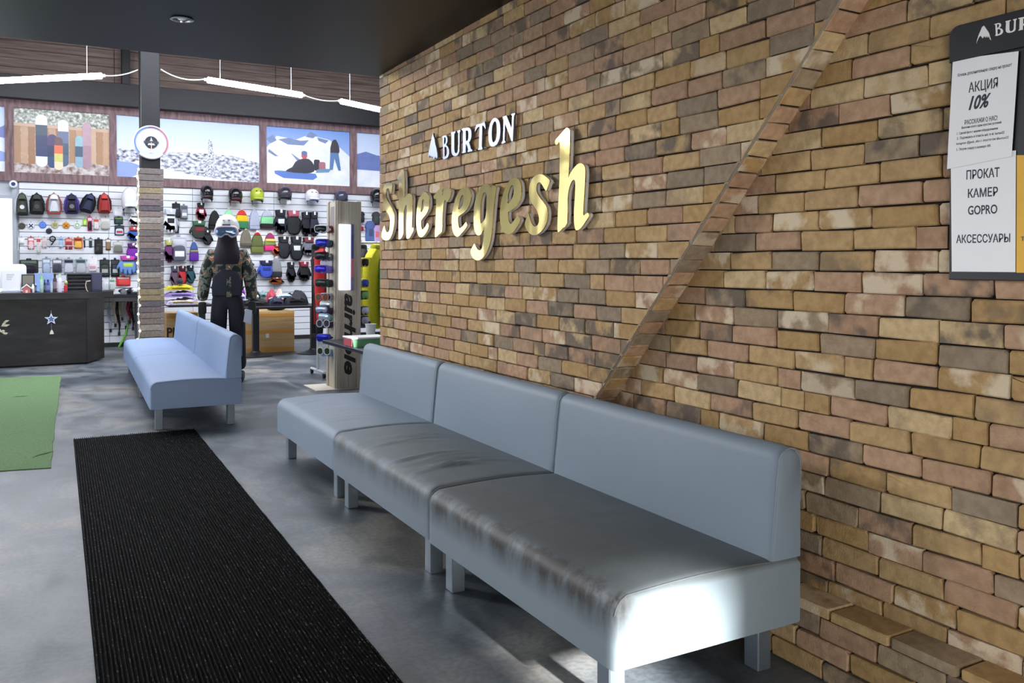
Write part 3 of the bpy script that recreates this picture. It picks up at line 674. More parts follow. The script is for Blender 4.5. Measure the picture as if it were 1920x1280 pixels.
# ================================================================== SALES FLOOR: far wall
def W(px, py, off=0): return onY(px, py, FWY-off)
wf = struct('wall_far', MB().box(-3.5, 9, FWY+.03, FWY+.2, 0, 5.1), M((196, 200, 206), .8, var=.03, name='far_wall_paint'))
SLAT = M((228, 231, 236), .45, var=.02, scale=3, name='white_slat')
GROOVE = M((120, 124, 130), .6, name='slat_groove')
swl = tag(MB().box(-.17, 6.5, FWY+.012, FWY+.03, .06, 2.64).link('trim_3', GROOVE), kind='structure')
XB = [-.17, 1.10, 2.40, 3.77, 5.1, 6.5]; pit = .1118
for a, b_ in zip(XB, XB[1:]):
    me = MB().rbox(-(b_-a)/2+.003, (b_-a)/2-.003, 0, .014, .0, pit-.010, .003, 1).mesh('slat', SLAT)
    for r in range(23):
        o = linko('slat', me, swl); o.location = ((a+b_)/2, FWY, .07+r*pit)
struct('baseboard_far', MB().box(-.2, 6.5, FWY-.01, FWY+.03, 0, .06), M((40, 36, 34), .6, name='dark_base'))
# lit window / daylight door at the far left
wz0, wz1 = W(10, 500).z, W(10, 372).z; wx0, wx1 = -3.3, W(23, 430).x
w1 = struct('window_1', MB().box(wx1, wx1+.06, FWY-.03, FWY+.03, .9, 2.66).box(wx0, wx1, FWY-.03, FWY+.03, wz1, wz1+.05), M((170, 178, 186), .4, .3, name='aluminium'))
MB().box(wx0, wx1, FWY-.005, FWY+.02, .9, wz1).link('pane', EM((236, 244, 255), 2.2, 'daylit_glass'), w1)
# brown picture-frame band and photo prints above the slats
FRM = ramp_mat('stained_frame', [(.3, (98, 74, 74)), (.5, (124, 98, 100)), (.7, (146, 120, 122))], 4, 'NOISE', .6, (6, 1, 1), 6)
zb0, zb1, zt0, zt1 = 2.64, 2.78, 3.78, 3.90
PX_ = [(-1.6, W(9, 260).x), (W(26, 260).x, W(205, 260).x), (W(218, 260).x, W(486, 280).x), (W(499, 280).x, W(655, 280).x), (W(668, 280).x, 6.3)]
fm = thing('picture_frame', 'long brown stained wooden frame band holding the photo prints', 'frame', (0, FWY, 0))
MB().box(-1.6, 6.4, -.04, .03, zb0, zb1).link('bottom_rail', FRM, fm); MB().box(-1.6, 6.4, -.04, .03, zt0, zt1).link('top_rail', FRM, fm)
for (a, b_), (c, d) in zip(PX_, PX_[1:]): MB().box(b_, c, -.042, .03, zb1, zt0).link('stile', FRM, fm)
_pd = [0]
def print_panel(label, k, bgmat):
    a, b_ = PX_[k]
    t = thing('photo_print', label, 'photo print', (a, FWY-.01, zb1), 0, 'photo prints above the slat wall')
    MB().box(0, b_-a, 0, .02, 0, zt0-zb1).link('sheet', bgmat, t)
    _pd[0] = 0; return t, b_-a, zt0-zb1
def art(t, poly, mat, sm=0):
    _pd[0] += 1; d = .0006*_pd[0]
    return MB().plate(smooth_poly(poly, sm) if sm else poly, 0, d, 0).link('print', mat, t)
def gradient(name, stops, axis='Z', h=1.0):
    m = bpy.data.materials.new(name); nt, N, K, b = nodes_of(m); tc = N.new('ShaderNodeTexCoord'); sx = N.new('ShaderNodeSeparateXYZ'); K.new(tc.outputs['Object'], sx.inputs[0])
    mr = N.new('ShaderNodeMapRange'); mr.inputs['From Max'].default_value = h; K.new(sx.outputs[axis], mr.inputs['Value'])
    r = N.new('ShaderNodeValToRGB'); e = r.color_ramp.elements
    while len(e) < len(stops): e.new(.5)
    for el, (p, c) in zip(e, stops): el.position = p; el.color = L3(c)
    K.new(mr.outputs['Result'], r.inputs['Fac']); K.new(r.outputs['Color'], b.inputs['Base Color']); b.inputs['Roughness'].default_value = .35; return m
SKY = gradient('printed_sky', [(0, (232, 238, 248)), (.55, (220, 231, 248)), (1, (190, 210, 242))])
SNOW = ramp_mat('printed_snow', [(.3, (226, 232, 248)), (.7, (246, 248, 252))], 5, rough=.35)
WOODS = ramp_mat('printed_snowy_forest', [(.36, (84, 84, 100)), (.5, (190, 194, 208)), (.6, (238, 240, 248))], 14, 'NOISE', .35, (1, 1, 1.6), 8)
BLUES = M((150, 170, 226), .35, var=.1, scale=4, name='printed_blue_shade')
DK = M((52, 50, 60), .35, name='printed_dark')
# 0: edge of a snow view
t, w, h = print_panel('snow view photo print cut off at the left edge above the window', 0, SKY)
art(t, [(0, 0), (w, 0), (w, .42*h), (w*.8, .5*h), (0, .35*h)], SNOW); art(t, [(0, .12*h), (w, .16*h), (w, .30*h), (w*.9, .34*h), (0, .3*h)], BLUES); art(t, [(w*.85, .55*h), (w, .52*h), (w, .72*h), (w*.92, .66*h)], M((120, 130, 190), .4, name='printed_ridge'))
# 1: boards against a fence
t, w, h = print_panel('photo print of snowboards leaning on a wooden garden fence', 1, ramp_mat('printed_foliage', [(.35, (96, 112, 84)), (.5, (170, 172, 158)), (.62, (226, 226, 226))], 22, rough=.4))
FENCE = [M(c, .4, var=.12, scale=9, name='printed_fence') for c in ((176, 138, 106), (196, 160, 130), (164, 124, 92), (206, 176, 150))]
for k in range(14): art(t, [(w*k/14, .14*h), (w*(k+1)/14-.004, .14*h), (w*(k+1)/14-.004, .74*h), (w*k/14, .74*h)], FENCE[k % 4])
art(t, [(0, .72*h), (w, .70*h), (w, .75*h), (0, .77*h)], FENCE[3])
art(t, [(0, 0), (w, 0), (w, .16*h), (w*.7, .2*h), (w*.3, .13*h), (0, .15*h)], ramp_mat('printed_ground', [(.35, (128, 100, 92)), (.6, (214, 206, 204))], 12, rough=.4))
def rrect(x0, y0, x1, y1, r=None, n=5):
    w_, h_ = x1-x0, y1-y0; r = min(w_, h_)/2*.98 if r is None else r; q = []
    for cx, cy, a0 in ((x1-r, y0+r, -90), (x1-r, y1-r, 0), (x0+r, y1-r, 90), (x0+r, y0+r, 180)):
        for k in range(n+1): a = math.radians(a0+90*k/n); q.append((cx+r*math.cos(a), cy+r*math.sin(a)))
    return q
wht = M((236, 240, 250), .35, name='printed_white')
def board(x0, x1, y0, y1, mats):
    ol = rrect(x0, y0, x1, y1); n = len(mats)
    for k, m in enumerate(mats):
        a, b_ = y0+(y1-y0)*k/n, y0+(y1-y0)*(k+1)/n
        art(t, clip_poly(clip_poly(ol, 0, 1, -a), 0, -1, b_), m)
cM = lambda c: M(c, .35, var=.15, scale=12, name='printed_colour')
board(.22*w, .34*w, .10*h, .92*h, [wht, cM((62, 72, 110)), cM((58, 66, 100)), cM((70, 84, 100)), wht])
board(.34*w, .44*w, .09*h, .62*h, [cM((60, 80, 120)), cM((52, 62, 92)), cM((84, 70, 110))])
board(.45*w, .56*w, .12*h, .86*h, [cM((90, 104, 130)), cM((74, 94, 110)), cM((110, 120, 150)), wht])
board(.41*w, .50*w, .06*h, .58*h, [cM((238, 220, 190)), cM((214, 206, 120)), cM((232, 120, 84)), cM((110, 84, 90))])
board(.63*w, .72*w, .12*h, .62*h, [cM((150, 180, 196)), cM((80, 100, 120)), cM((150, 190, 200))])
board(.71*w, .80*w, .10*h, .84*h, [cM((172, 140, 150)), cM((190, 160, 170))])
# 2: winter panorama
t, w, h = print_panel('wide photo print of a snowy forest hillside under pale sky', 2, SKY)
art(t, [(0, .42*h), (.10*w, .5*h), (.25*w, .47*h), (.4*w, .54*h), (.62*w, .5*h), (.8*w, .54*h), (w, .45*h), (w, 0), (0, 0)], SNOW)
art(t, [(0, .18*h), (0, .46*h), (.3*w, .44*h), (.55*w, .46*h), (.8*w, .44*h), (w, .34*h), (w, 0), (.7*w, .03*h), (.4*w, .12*h), (.15*w, .28*h)], WOODS)
art(t, [(0, 0), (.45*w, .0), (.38*w, .08*h), (.2*w, .16*h), (.1*w, .24*h), (0, .26*h)], BLUES); art(t, [(.1*w, 0), (.62*w, 0), (.4*w, .11*h), (.22*w, .16*h)], SNOW)
art(t, [(.60*w, .08*h), (.68*w, .08*h), (.66*w, .3*h), (.69*w, .42*h), (.655*w, .5*h), (.66*w, .6*h), (.635*w, .72*h), (.62*w, .56*h), (.63*w, .48*h), (.6*w, .4*h), (.62*w, .28*h)], ramp_mat('printed_tree', [(.4, (110, 112, 124)), (.55, (224, 228, 236))], 40, rough=.35), 1)
# 3: riders on the snow
t, w, h = print_panel('photo print of riders sitting on snow with a blue snowboard', 3, gradient('printed_blue_sky', [(0, (200, 216, 246)), (1, (110, 150, 218))]))
art(t, [(0, .62*h), (.12*w, .84*h), (.35*w, .8*h), (.5*w, .9*h), (.75*w, .83*h), (.88*w, .7*h), (w, .55*h), (w, 0), (0, 0)], SNOW)
for q in ([(.46, .86), (.52, .96), (.6, .9), (.55, .84)], [(.0, .78), (.08, .86), (.12, .76), (.05, .7)], [(.14, .78), (.26, .82), (.4, .78), (.5, .8), (.44, .7), (.25, .7)], [(.03, .6), (.14, .48), (.1, .48), (.02, .55)], [(.28, .56), (.4, .44), (.36, .42)], [(.6, .86), (.74, .82), (.7, .76), (.62, .8)]):
    art(t, [(a*w, b_*h) for a, b_ in q], M((118, 136, 176), .35, var=.25, scale=14, name='printed_rock'))
art(t, [(.09*w, .22*h), (.14*w, .23*h), (.58*w, .2*h), (.6*w, .14*h), (.55*w, .09*h), (.2*w, .1*h), (.1*w, .17*h)], M((96, 128, 200), .35, name='printed_board'))
art(t, [(.22*w, .22*h), (.3*w, .3*h), (.34*w, .4*h), (.42*w, .46*h), (.5*w, .46*h), (.56*w, .36*h), (.56*w, .24*h), (.45*w, .2*h)], DK, 1)
art(t, rrect(.41*w, .46*h, .48*w, .58*h), M((206, 84, 90), .35, name='printed_red')); art(t, rrect(.41*w, .52*h, .48*w, .6*h), M((90, 110, 170), .35, name='printed_cap'))
art(t, rrect(.56*w, .26*h, .63*w, .46*h, .03), DK); art(t, rrect(.62*w, .24*h, .7*w, .42*h, .03), M((170, 110, 120), .35, name='printed_rose')); art(t, [(.58*w, .22*h), (.74*w, .24*h), (.77*w, .3*h), (.7*w, .3*h), (.6*w, .28*h)], M((110, 150, 180), .35, name='printed_teal'))
art(t, [(.78*w, .8*h), (.83*w, .84*h), (.87*w, .7*h), (.86*w, .58*h), (.76*w, .58*h)], DK, 1); art(t, [(.76*w, .6*h), (.86*w, .6*h), (.89*w, .28*h), (.86*w, .28*h), (.81*w, .5*h), (.79*w, .29*h), (.75*w, .29*h)], M((92, 128, 172), .35, name='printed_trousers'))
# 4: ridge view
t, w, h = print_panel('ridge view photo print cut off by the brick wall corner', 4, SKY)
art(t, [(0, 0), (w, 0), (w, .3*h), (0, .32*h)], SNOW); art(t, [(0, .32*h), (w, .3*h), (w, .62*h), (.4*w, .6*h), (.18*w, .66*h), (0, .6*h)], M((112, 128, 186), .35, var=.2, scale=6, name='printed_ridge_blue'))
# black beam and plank band over it
BEAM = M((20, 21, 24), .45, var=.1, scale=6, name='black_beam')
struct('trim_4', MB().rbox(-3.5, 8.9, FWY-.22, FWY+.03, 3.90, 4.26, .006, 1), BEAM)
pk = struct('trim_5', MB().box(-3.5, 8.9, FWY-.02, FWY+.03, 4.26, 5.1), M((60, 50, 46), .8, name='plank_backing'))
for k in range(6):
    for a, b_ in ((-2.5, 1.2), (1.2, 3.8), (3.8, 7.0)):
        MB().rbox(a+.003, b_-.003, FWY-.045, FWY-.02, 4.262+k*.14, 4.262+k*.14+.135, .004, 1).link('plank', ramp_mat('weathered_plank', [(.3, (92, 78, 72)), (.7, (134, 116, 106))], 3, 'NOISE', .75, (.6, 1, 9), 5) if (k, a) == (0, -2.5) else bpy.data.materials['weathered_plank'], pk)
p_ = W(234, 140)
struct('trim_6', MB().rbox(p_.x-.06, p_.x+.06, FWY-.2, FWY-.045, 4.26, 5.1, .004, 1), BEAM)
# hanging tubes
TUBE = EM((236, 240, 255), 40, 'lit_tube')
for k, (a, za, b_, zb2, lab) in enumerate((((-.55, 13.45), 3.757, (.82, 12.72), 3.835, 'lit fluorescent tube left of the column'), ((2.05, 12.04), 3.78, (3.40, 12.45), 3.773, 'lit fluorescent tube in the middle, right of the column'), ((3.99, 12.46), 3.736, (5.2, 12.9), 3.69, 'lit fluorescent tube cut off by the brick wall'))):
    A, B = Vector((*a, za)), Vector((*b_, zb2)); d = (B-A).normalized()
    t = thing('tube_light', lab, 'lamp', A, 0, 'hanging fluorescent tubes')
    MB().tube([(0, 0, 0), B-A], .040, 12).link('tube', TUBE, t, True)
    for q, s in ((Vector((0, 0, 0)), -1), (B-A, 1)):
        MB().tube([q, q+d*.05*s], .02, 8).link('end_cap', M((214, 216, 222), .4, name='cap_plastic'), t, True)
    for f in (.12, .88):
        q = (B-A)*f; MB().tube([q+Vector((0, 0, .026)), (q.x, q.y, 5.1-A.z)], .004, 5).link('hanger', M((200, 204, 210), .4, name='hanger_wire'), t)
WIRE = M((206, 208, 214), .5, name='white_cable')
cw = thing('power_cable', 'white power cable slung between the column and the tubes', 'cable', (0, 0, 0))
c1, c2 = onY(258, 131, 13.40), onY(302, 130, 13.40)
for A, B, s in ((Vector((.86, 12.70, 3.837)), c1, .03), (c2, Vector((2.0, 12.03, 3.782)), .06), (Vector((3.45, 12.46, 3.772)), Vector((3.94, 12.45, 3.738)), .03)):
    MB().tube([A.lerp(B, k/8)-Vector((0, 0, s*4*(k/8)*(1-k/8))) for k in range(9)], .008, 5).link('cable', WIRE, cw, True)
# ------------------------------------------------------------------ column
CY = 13.40
ca, cb2 = onY(264, 220, CY).x, onY(300, 220, CY).x
cl = thing('column', 'black square column with stacked slip cladding on its lower part', 'column', ((ca+cb2)/2, CY, 0)); hw = (cb2-ca)/2
zc = onY(280, 316, CY).z
MB().rbox(-hw, hw, 0, 2*hw, 0, 5.1, .006, 1).link('shaft', BEAM, cl)
yy = [315.5, 327, 339, 352, 363, 374, 386, 396, 407, 419, 431, 443, 454, 466, 474, 486, 499, 510, 521, 531, 541, 553, 564, 575, 586, 597, 608, 620, 632, 645, 658, 668]
zs = [onY(288, y, CY-.03).z for y in yy]; zs = [z for z in zs if z > .02]+[.0]
SLIPC = [(150, 138, 128), (128, 120, 118), (136, 122, 118), (162, 148, 118), (118, 112, 116), (134, 120, 124), (108, 104, 108), (150, 136, 130), (172, 164, 156)]
for k in range(len(zs)-1):
    b = MB(); z1, z0 = zs[k]-.004, zs[k+1]+.002
    b.rbox(-hw-.035+random.uniform(-.004, .004), hw+.035+random.uniform(-.004, .004), -.035, -.002, z0, z1, .004, 1)
    o = b.link('brick', BRICK_O, cl); c = L3(SLIPC[k % 9] if k % 4 else random.choice(SLIPC)); c = [v*.75 for v in c[:3]]; o.color = (c[0], c[1], c[2], .4+.1*random.random())
    MB().rbox(-hw-.035, -hw-.002, -.002, 2*hw, z0, z1, .004, 1).link('brick', BRICK_O, cl).color = (.55, .52, .42, .45)
# round dial on the column
dc = onY(284, 266.5, CY-.06); R = .24
dl = thing('wall_dial', 'round white dial with blue and red rim and black emblem on the column', 'dial', (dc.x, CY, dc.z))
DW = M((176, 181, 188), .3, var=.02, name='dial_white')
MB().lathe([(R*.96, 0), (R, .012), (R, .035), (R*.95, .045), (R*.90, .042), (R*.88, .036), (0.001, .036)], 40, axis='y').link('case', DW, dl, True)
def arc(name, r0, r1, a0, a1, c, d=.047, n=24):
    q = [(r1*math.cos(math.radians(a0+(a1-a0)*k/n)), r1*math.sin(math.radians(a0+(a1-a0)*k/n))) for k in range(n+1)]+[(r0*math.cos(math.radians(a1+(a0-a1)*k/n)), r0*math.sin(math.radians(a1+(a0-a1)*k/n))) for k in range(n+1)]
    return MB().plate(q, .034, d).link(name, M(c, .4, name='dial_colour'), dl)
arc('blue_arc', R*.87, R*.94, 100, 225, (88, 112, 190)); arc('violet_arc', R*.87, R*.94, 60, 100, (120, 84, 120)); arc('red_arc', R*.87, R*.94, -45, 60, (170, 96, 110))
arc('ring', R*.60, R*.63, 0, 359, (196, 200, 206), .0385, 36)
MB().lathe([(R*.36, .034), (R*.36, .041), (.001, .041)], 28, axis='y').link('emblem', M((44, 46, 50), .4, name='emblem_black'), dl)
MB().plate([(-.05, -.04), (.05, -.04), (.012, .035), (0, .075), (-.012, .035)], .041, .043).link('emblem_mark', DW, dl); MB().plate([(-.098, -.014), (.098, -.014), (.098, .018), (-.098, .018)], .0411, .0445).link('emblem_band', M((60, 62, 66), .4, name='emblem_band'), dl)
MB().plate([(-.006, -.15), (.006, -.15), (.003, .0), (-.003, .0)], .0446, .048).link('needle', M((240, 190, 170), .4, name='needle'), dl)
# string of lights down the left edge of the column
sl = thing('string_lights', 'string of small warm lights hanging down the column edge', 'string lights', (ca-.045, CY-.03, 0))
pts = [(random.uniform(-.02, .015), random.uniform(-.02, .0), z) for z in [zc-.02-k*.06 for k in range(int((zc-.1)/.06))]]
MB().tube(pts, .005, 5).link('wire', M((222, 220, 196), .5, name='pale_wire'), sl)
BUL = EM((255, 244, 214), 5, 'lit_bulb'); bme = MB().ell((0, 0, 0), (.014, .014, .017), 8, 5).mesh('bulb', BUL, True)
for k, p in enumerate(pts[::2]): o = linko('bulb', bme, sl); o.location = (p[0]+random.uniform(-.015, .012), p[1]-.012, p[2])
# recessed downlight in the black ceiling
dp = onZ(341, 27, CE+.035)
dn = thing('downlight', 'small recessed chrome downlight in the black ceiling', 'lamp', (dp.x, dp.y, CE+.1*(WEND-dp.y)/9.27))
MB().lathe([(.062, 0), (.066, -.006), (.05, -.008), (.046, .004), (.03, .012), (.001, .012)], 24).link('bezel', M((150, 156, 160), .2, .9, name='chrome'), dn, True)
MB().ell((0, 0, .002), (.028, .028, .012), 12, 6).link('bulb', M((240, 244, 240), .1, name='bulb_glass'), dn, True)
# small security camera
p = W(25, 345, .06)
sc = thing('security_camera', 'small round white security camera at the corner of the slat wall', 'camera', (p.x, FWY, p.z))
MB().lathe([(.05, .0), (.05, .03), (.058, .05), (.058, .075), (.04, .085), (.001, .085)], 18, axis='y').link('housing', M((232, 234, 240), .4, name='camera_white'), sc, True)
MB().lathe([(.03, .08), (.03, .09), (.001, .094)], 14, axis='y').link('lens', M((60, 66, 110), .15, name='camera_lens'), sc, True)
# ================================================================== GOODS ON THE SLAT WALL
GY = FWY-.002
def goods(name, label, cat, rect, group=None, off=0):
    x0, y0, x1, y1 = rect; xm, ym = (x0+x1)/2, (y0+y1)/2
    a, b_ = onY(x0, ym, GY-off-.03).x, onY(x1, ym, GY-off-.03).x; z1, z0 = onY(xm, y0, GY-off-.03).z, onY(xm, y1, GY-off-.03).z
    t = thing(name, label, cat, ((a+b_)/2, GY-off, z0), 0, group)
    return t, b_-a, z1-z0
def U(poly, w, h): return [((u-.5)*w, v*h) for u, v in poly]
def part(t, name, poly, c, d0, d1, bev=.012, sm=0, rough=.75, label=None, **kw):
    if sm: poly = smooth_poly(poly, sm)
    o = MB().plate(poly, d0, d1, min(bev, (d1-d0)*.9), None).link(name, c if isinstance(c, bpy.types.Material) else M(c, rough, **kw), t, True, 50)
    if label: o['label'] = label
    return o
def band(poly, v0, v1): return clip_poly(clip_poly(poly, 0, 1, -v0), 0, -1, v1)
CLOTH = dict(var=.18, scale=25, bump=.3)
PEGM = M((150, 154, 160), .3, .8, name='peg_steel')
def peg(t, w, h, d=.10): MB().tube([(0, 0, h*.96), (0, -d, h*.96), (0, -d-.006, h*.96+.02)], .004, 5).link('peg', PEGM, t)
GLOVE = [(.16,.74),(.84,.74),(.92,.5),(.95,.2),(.87,.07),(.77,.11),(.745,.25),(.725,.25),(.72,.03),(.62,-.01),(.53,.03),(.515,.24),(.495,.24),(.48,.01),(.38,-.01),(.29,.04),(.285,.26),(.265,.26),(.24,.12),(.15,.07),(.08,.16),(.08,.40),(-.01,.26),(-.09,.30),(-.07,.42),(.05,.62)]
MITT = [(.16,.74),(.84,.74),(.95,.5),(.93,.2),(.78,.03),(.5,-.01),(.24,.03),(.1,.2),(.09,.42),(0,.27),(-.09,.32),(-.06,.45),(.05,.62)]
CUFF = [(.17,.68),(.83,.68),(.90,.98),(.5,1.0),(.10,.98)]
BEANIE = [(.02,0),(.98,0),(1.0,.2),(.95,.5),(.84,.76),(.67,.93),(.5,1),(.33,.93),(.16,.76),(.05,.5),(0,.2)]
def glove(label, rect, c, c2=None, mitt=False, strip=None, flip=False, group='gloves and mittens on the slat wall'):
    t, w, h = goods('mitten' if mitt else 'glove', label, 'mitten' if mitt else 'glove', rect, group)
    ol = MITT if mitt else GLOVE
    if flip: ol = [(1-u, v) for u, v in ol]
    w *= 1.12
    bk = [((x*1.05+w*.12), y*.97-h*.03) for x, y in U([(1-u, v) for u, v in ol], w, h)]
    part(t, 'back_hand', bk, tuple(int(x*.8) for x in c), .004, .05, .014, 0, **CLOTH)
    part(t, 'hand', [(x-w*.03, y) for x, y in U(ol, w, h)], c, .045, .115, .018, 0, **CLOTH)
    part(t, 'cuff', U(CUFF, w, h), c2 or tuple(int(x*.75) for x in c), .005, .125, .02, 0, **CLOTH)
    part(t, 'strap', U([(.2,.70),(.8,.70),(.8,.76),(.2,.76)], w, h), (30, 30, 32), .115, .13, .004)
    if strip:
        part(t, 'palm_patch', U([(.26,.40),(.76,.40),(.78,.60),(.24,.60)], w, h), strip, .105, .121, .005)
    part(t, 'hang_tag', U([(.42,.86),(.60,.86),(.60,1.0),(.42,1.0)], w, h), (236, 236, 238), .124, .129, .001)
    peg(t, w, h, .09)
def beanie(label, rect, bands, pom=None, group='knitted hats on the slat wall'):
    """bands: colours from the hem upwards, each with its top as a fraction of the height"""
    t, w, h = goods('beanie', label, 'hat', rect, group); ol = U(BEANIE, w, h); v = 0
    for k, (c, top) in enumerate(bands):
        part(t, 'hem' if k == 0 else 'knit_band', band(ol, v*h, top*h), c, .01, .085-.004*(k % 2), .014, **CLOTH); v = top
    if pom: MB().ell((0, -.05, h*1.04), (w*.28, .05, h*.16), 10, 6).link('pompom', M(pom, .95, bump=.8, scale=90, var=.3), t, True)
    else: part(t, 'hang_tag', U([(.38,.90),(.55,.90),(.58,1.08),(.42,1.08)], w, h), (232, 232, 226), .06, .066, .001)
    peg(t, w, h, .06)
def helmet(label, rect, c, trim, lining=(60, 60, 64), straps=True, tagc=None, vents=True, rough=.12):
    t, w, h = goods('helmet', label, 'helmet', rect, 'helmets on the slat wall')
    cy = -.15; sh = M(c, rough, var=.04, scale=6, name='helmet_shell', coat=.6)
    b = MB(); nu, nv = 20, 9; vs = []; fs = []
    for j in range(nv+1):                                   # shell: dome on a short straight wall, lower at the ears and nape
        a = math.radians(-34+124*j/nv)
        for i in range(nu):
            q = 2*math.pi*i/nu; rr = max(.02, math.cos(a))**.9
            ear = .10*h*max(0, abs(math.cos(q))-.35)/.65 if j < 2 else 0
            vs.append((w/2*rr*math.cos(q), cy+.145*rr*math.sin(q), h*.42+h*.58*math.sin(a)-(ear if j == 0 else ear*.4)))
    for j in range(nv):
        for i in range(nu): fs.append((j*nu+i, j*nu+(i+1) % nu, (j+1)*nu+(i+1) % nu, (j+1)*nu+i))
    b.add(vs, fs).link('shell', sh, t, True, 60)
    rim = [(w/2*.86*math.cos(2*math.pi*i/24), cy+.125*math.sin(2*math.pi*i/24), h*.10-.10*h*max(0, abs(math.cos(2*math.pi*i/24))-.35)/.65) for i in range(25)]
    MB().tube(rim, .009, 6).link('rim', M(trim, .3, name='helmet_trim'), t, True)
    for s in (-1, 1): MB().ell((s*w*.37, cy, h*.02), (w*.07, .06, h*.13), 10, 6).link('ear_pad', M(lining, .8, name='ear_pad'), t, True)
    MB().ell((0, cy, h*.10), (w*.40, .11, h*.06), 14, 5).link('liner', M(lining, .9, name='liner'), t, True)
    part(t, 'brim', U([(.16,.08),(.84,.08),(.86,.20),(.5,.24),(.14,.20)], w, h), trim, .255, .29, .008, rough=.25)
    if vents:
        for u in (.36, .64): part(t, 'vent', U(rrect(u-.05, .66, u+.05, .72, .028), w, h), (18, 18, 20), .262, .285, .004)
    if straps:
        for s in (-1, 1): MB().tube([(s*w*.38, cy, h*.06), (s*w*.38, cy-.02, -h*.08), (s*w*.34, cy-.02, -h*(.35 if s < 0 else .18))], .006, 5).link('chin_strap', M(lining, .8, name='chin_strap'), t, True)
    if tagc: part(t, 'price_tag', U([(.62,-.42),(.86,-.36),(.84,-.02),(.60,-.08)], w, h), tagc, .19, .194, .001)
    MB().tube([(0, 0, h*.5), (0, cy, h*.5)], .012, 6).link('peg', PEGM, t)
PACK = [(.08,.0),(.92,.0),(1.0,.10),(.98,.35),(.90,.70),(.76,.93),(.5,1.0),(.24,.93),(.10,.70),(.02,.35),(.0,.10)]
def backpack(label, rect, c, pocket, trim, logo=None, base=None, tilt=0):
    t, w, h = goods('backpack', label, 'backpack', rect, 'backpacks on the slat wall'); t.rotation_euler[1] = tilt
    ol = smooth_poly(U(PACK, w, h)); part(t, 'body', ol, c, .01, .15, .04, **CLOTH)
    part(t, 'front_pocket', smooth_poly([(x*.72, y*.55+h*.08) for x, y in ol]), pocket, .14, .19, .018, **CLOTH)
    part(t, 'top_flap', smooth_poly([(x*.62, y*.26+h*.68) for x, y in ol]), tuple(min(255, int(v*1.2)+12) for v in pocket), .14, .175, .014, **CLOTH)
    if base: part(t, 'base_panel', band(ol, 0, h*.17), base, .008, .165, .02, **CLOTH)
    for s in (-1, 1): MB().tube([(s*w*.30, -.03, h*.92), (s*w*.52, -.10, h*.62), (s*w*.55, -.09, h*.25), (s*w*.40, -.05, h*.02)], .014, 6).link('shoulder_strap', M(trim, .8, name='webbing'), t, True)
    MB().tube([(-w*.1, -.04, h*.98), (0, -.05, h*1.05), (w*.1, -.04, h*.98)], .008, 5).link('grab_loop', M(trim, .8, name='webbing'), t, True)
    if logo: MB().lathe([(w*.19, .185), (w*.19, .197), (.001, .197)], 18, c=(0, 0, h*.36), axis='y').link('badge', M(logo, .5, name='badge'), t)
def disc(label, rect, c, mark, pat='ring'):
    t, w, h = goods('stomp_pad', label, 'grip pad', rect, 'round grip pads on the slat wall'); r = min(w, h)/2
    MB().lathe([(r, 0), (r, .012), (r*.9, .02), (.001, .022)], 24, c=(0, 0, h/2), axis='y').link('pad', M(c, .5, name='pad_foam'), t, True)
    if pat == 'ring': MB().lathe([(r*.62, .018), (r*.6, .028), (r*.4, .028), (r*.38, .018)], 20, c=(0, 0, h/2), axis='y').link('ridge', M(mark, .5, name='pad_ridge'), t)
    elif pat == 'cross':
        for a in (45, 135):
            q = [(-r*.75, -r*.14), (r*.75, -r*.14), (r*.75, r*.14), (-r*.75, r*.14)]; ca_, sa_ = math.cos(math.radians(a)), math.sin(math.radians(a))
            part(t, 'ridge', [(x*ca_-y*sa_, x*sa_+y*ca_+h/2) for x, y in q], mark, .016, .028, .003)
    elif pat == 'lines':
        for k in (-1, 0, 1): part(t, 'ridge', [(k*r*.4-r*.12, h/2-r*.5), (k*r*.4+r*.12, h/2-r*.5), (k*r*.4+r*.12, h/2+r*.5), (k*r*.4-r*.12, h/2+r*.5)], mark, .016, .028, .003)
    peg(t, w, h, .03)
def pack(label, rect, c, bubble=None, mark=None, cat='packet', name='hang_packet', shape='card', d=.02, group='small packets on the slat wall', extra=None):
    """carded or bagged accessory on a peg: card, hang tab, blister with the goods, printed panel"""
    t, w, h = goods(name, label, cat, rect, group)
    part(t, 'card', rrect(-w/2, 0, w/2, h*.93, min(w, h)*.08, 3), c, .002, .002+d*.5, .003)
    part(t, 'hang_tab', U([(.34,.90),(.66,.90),(.62,1.03),(.38,1.03)], w, h), c, .002, .006, .001)
    if bubble: part(t, 'blister', smooth_poly(U([(.14,.08),(.86,.08),(.90,.3),(.84,.58),(.5,.64),(.16,.58),(.10,.3)], w, h)), bubble, .004, .012+d*1.6, .012, rough=.25)
    if mark: part(t, 'print', U([(.1,.68),(.9,.68),(.9,.86),(.1,.86)], w, h), mark, .004, .003+d*.5+.0015, .0005)
    if extra: part(t, 'print', U([(.2,.22),(.8,.22),(.8,.42),(.2,.42)], w, h), extra, .01, .014+d*1.6, .002)
    peg(t, w, h, .04)
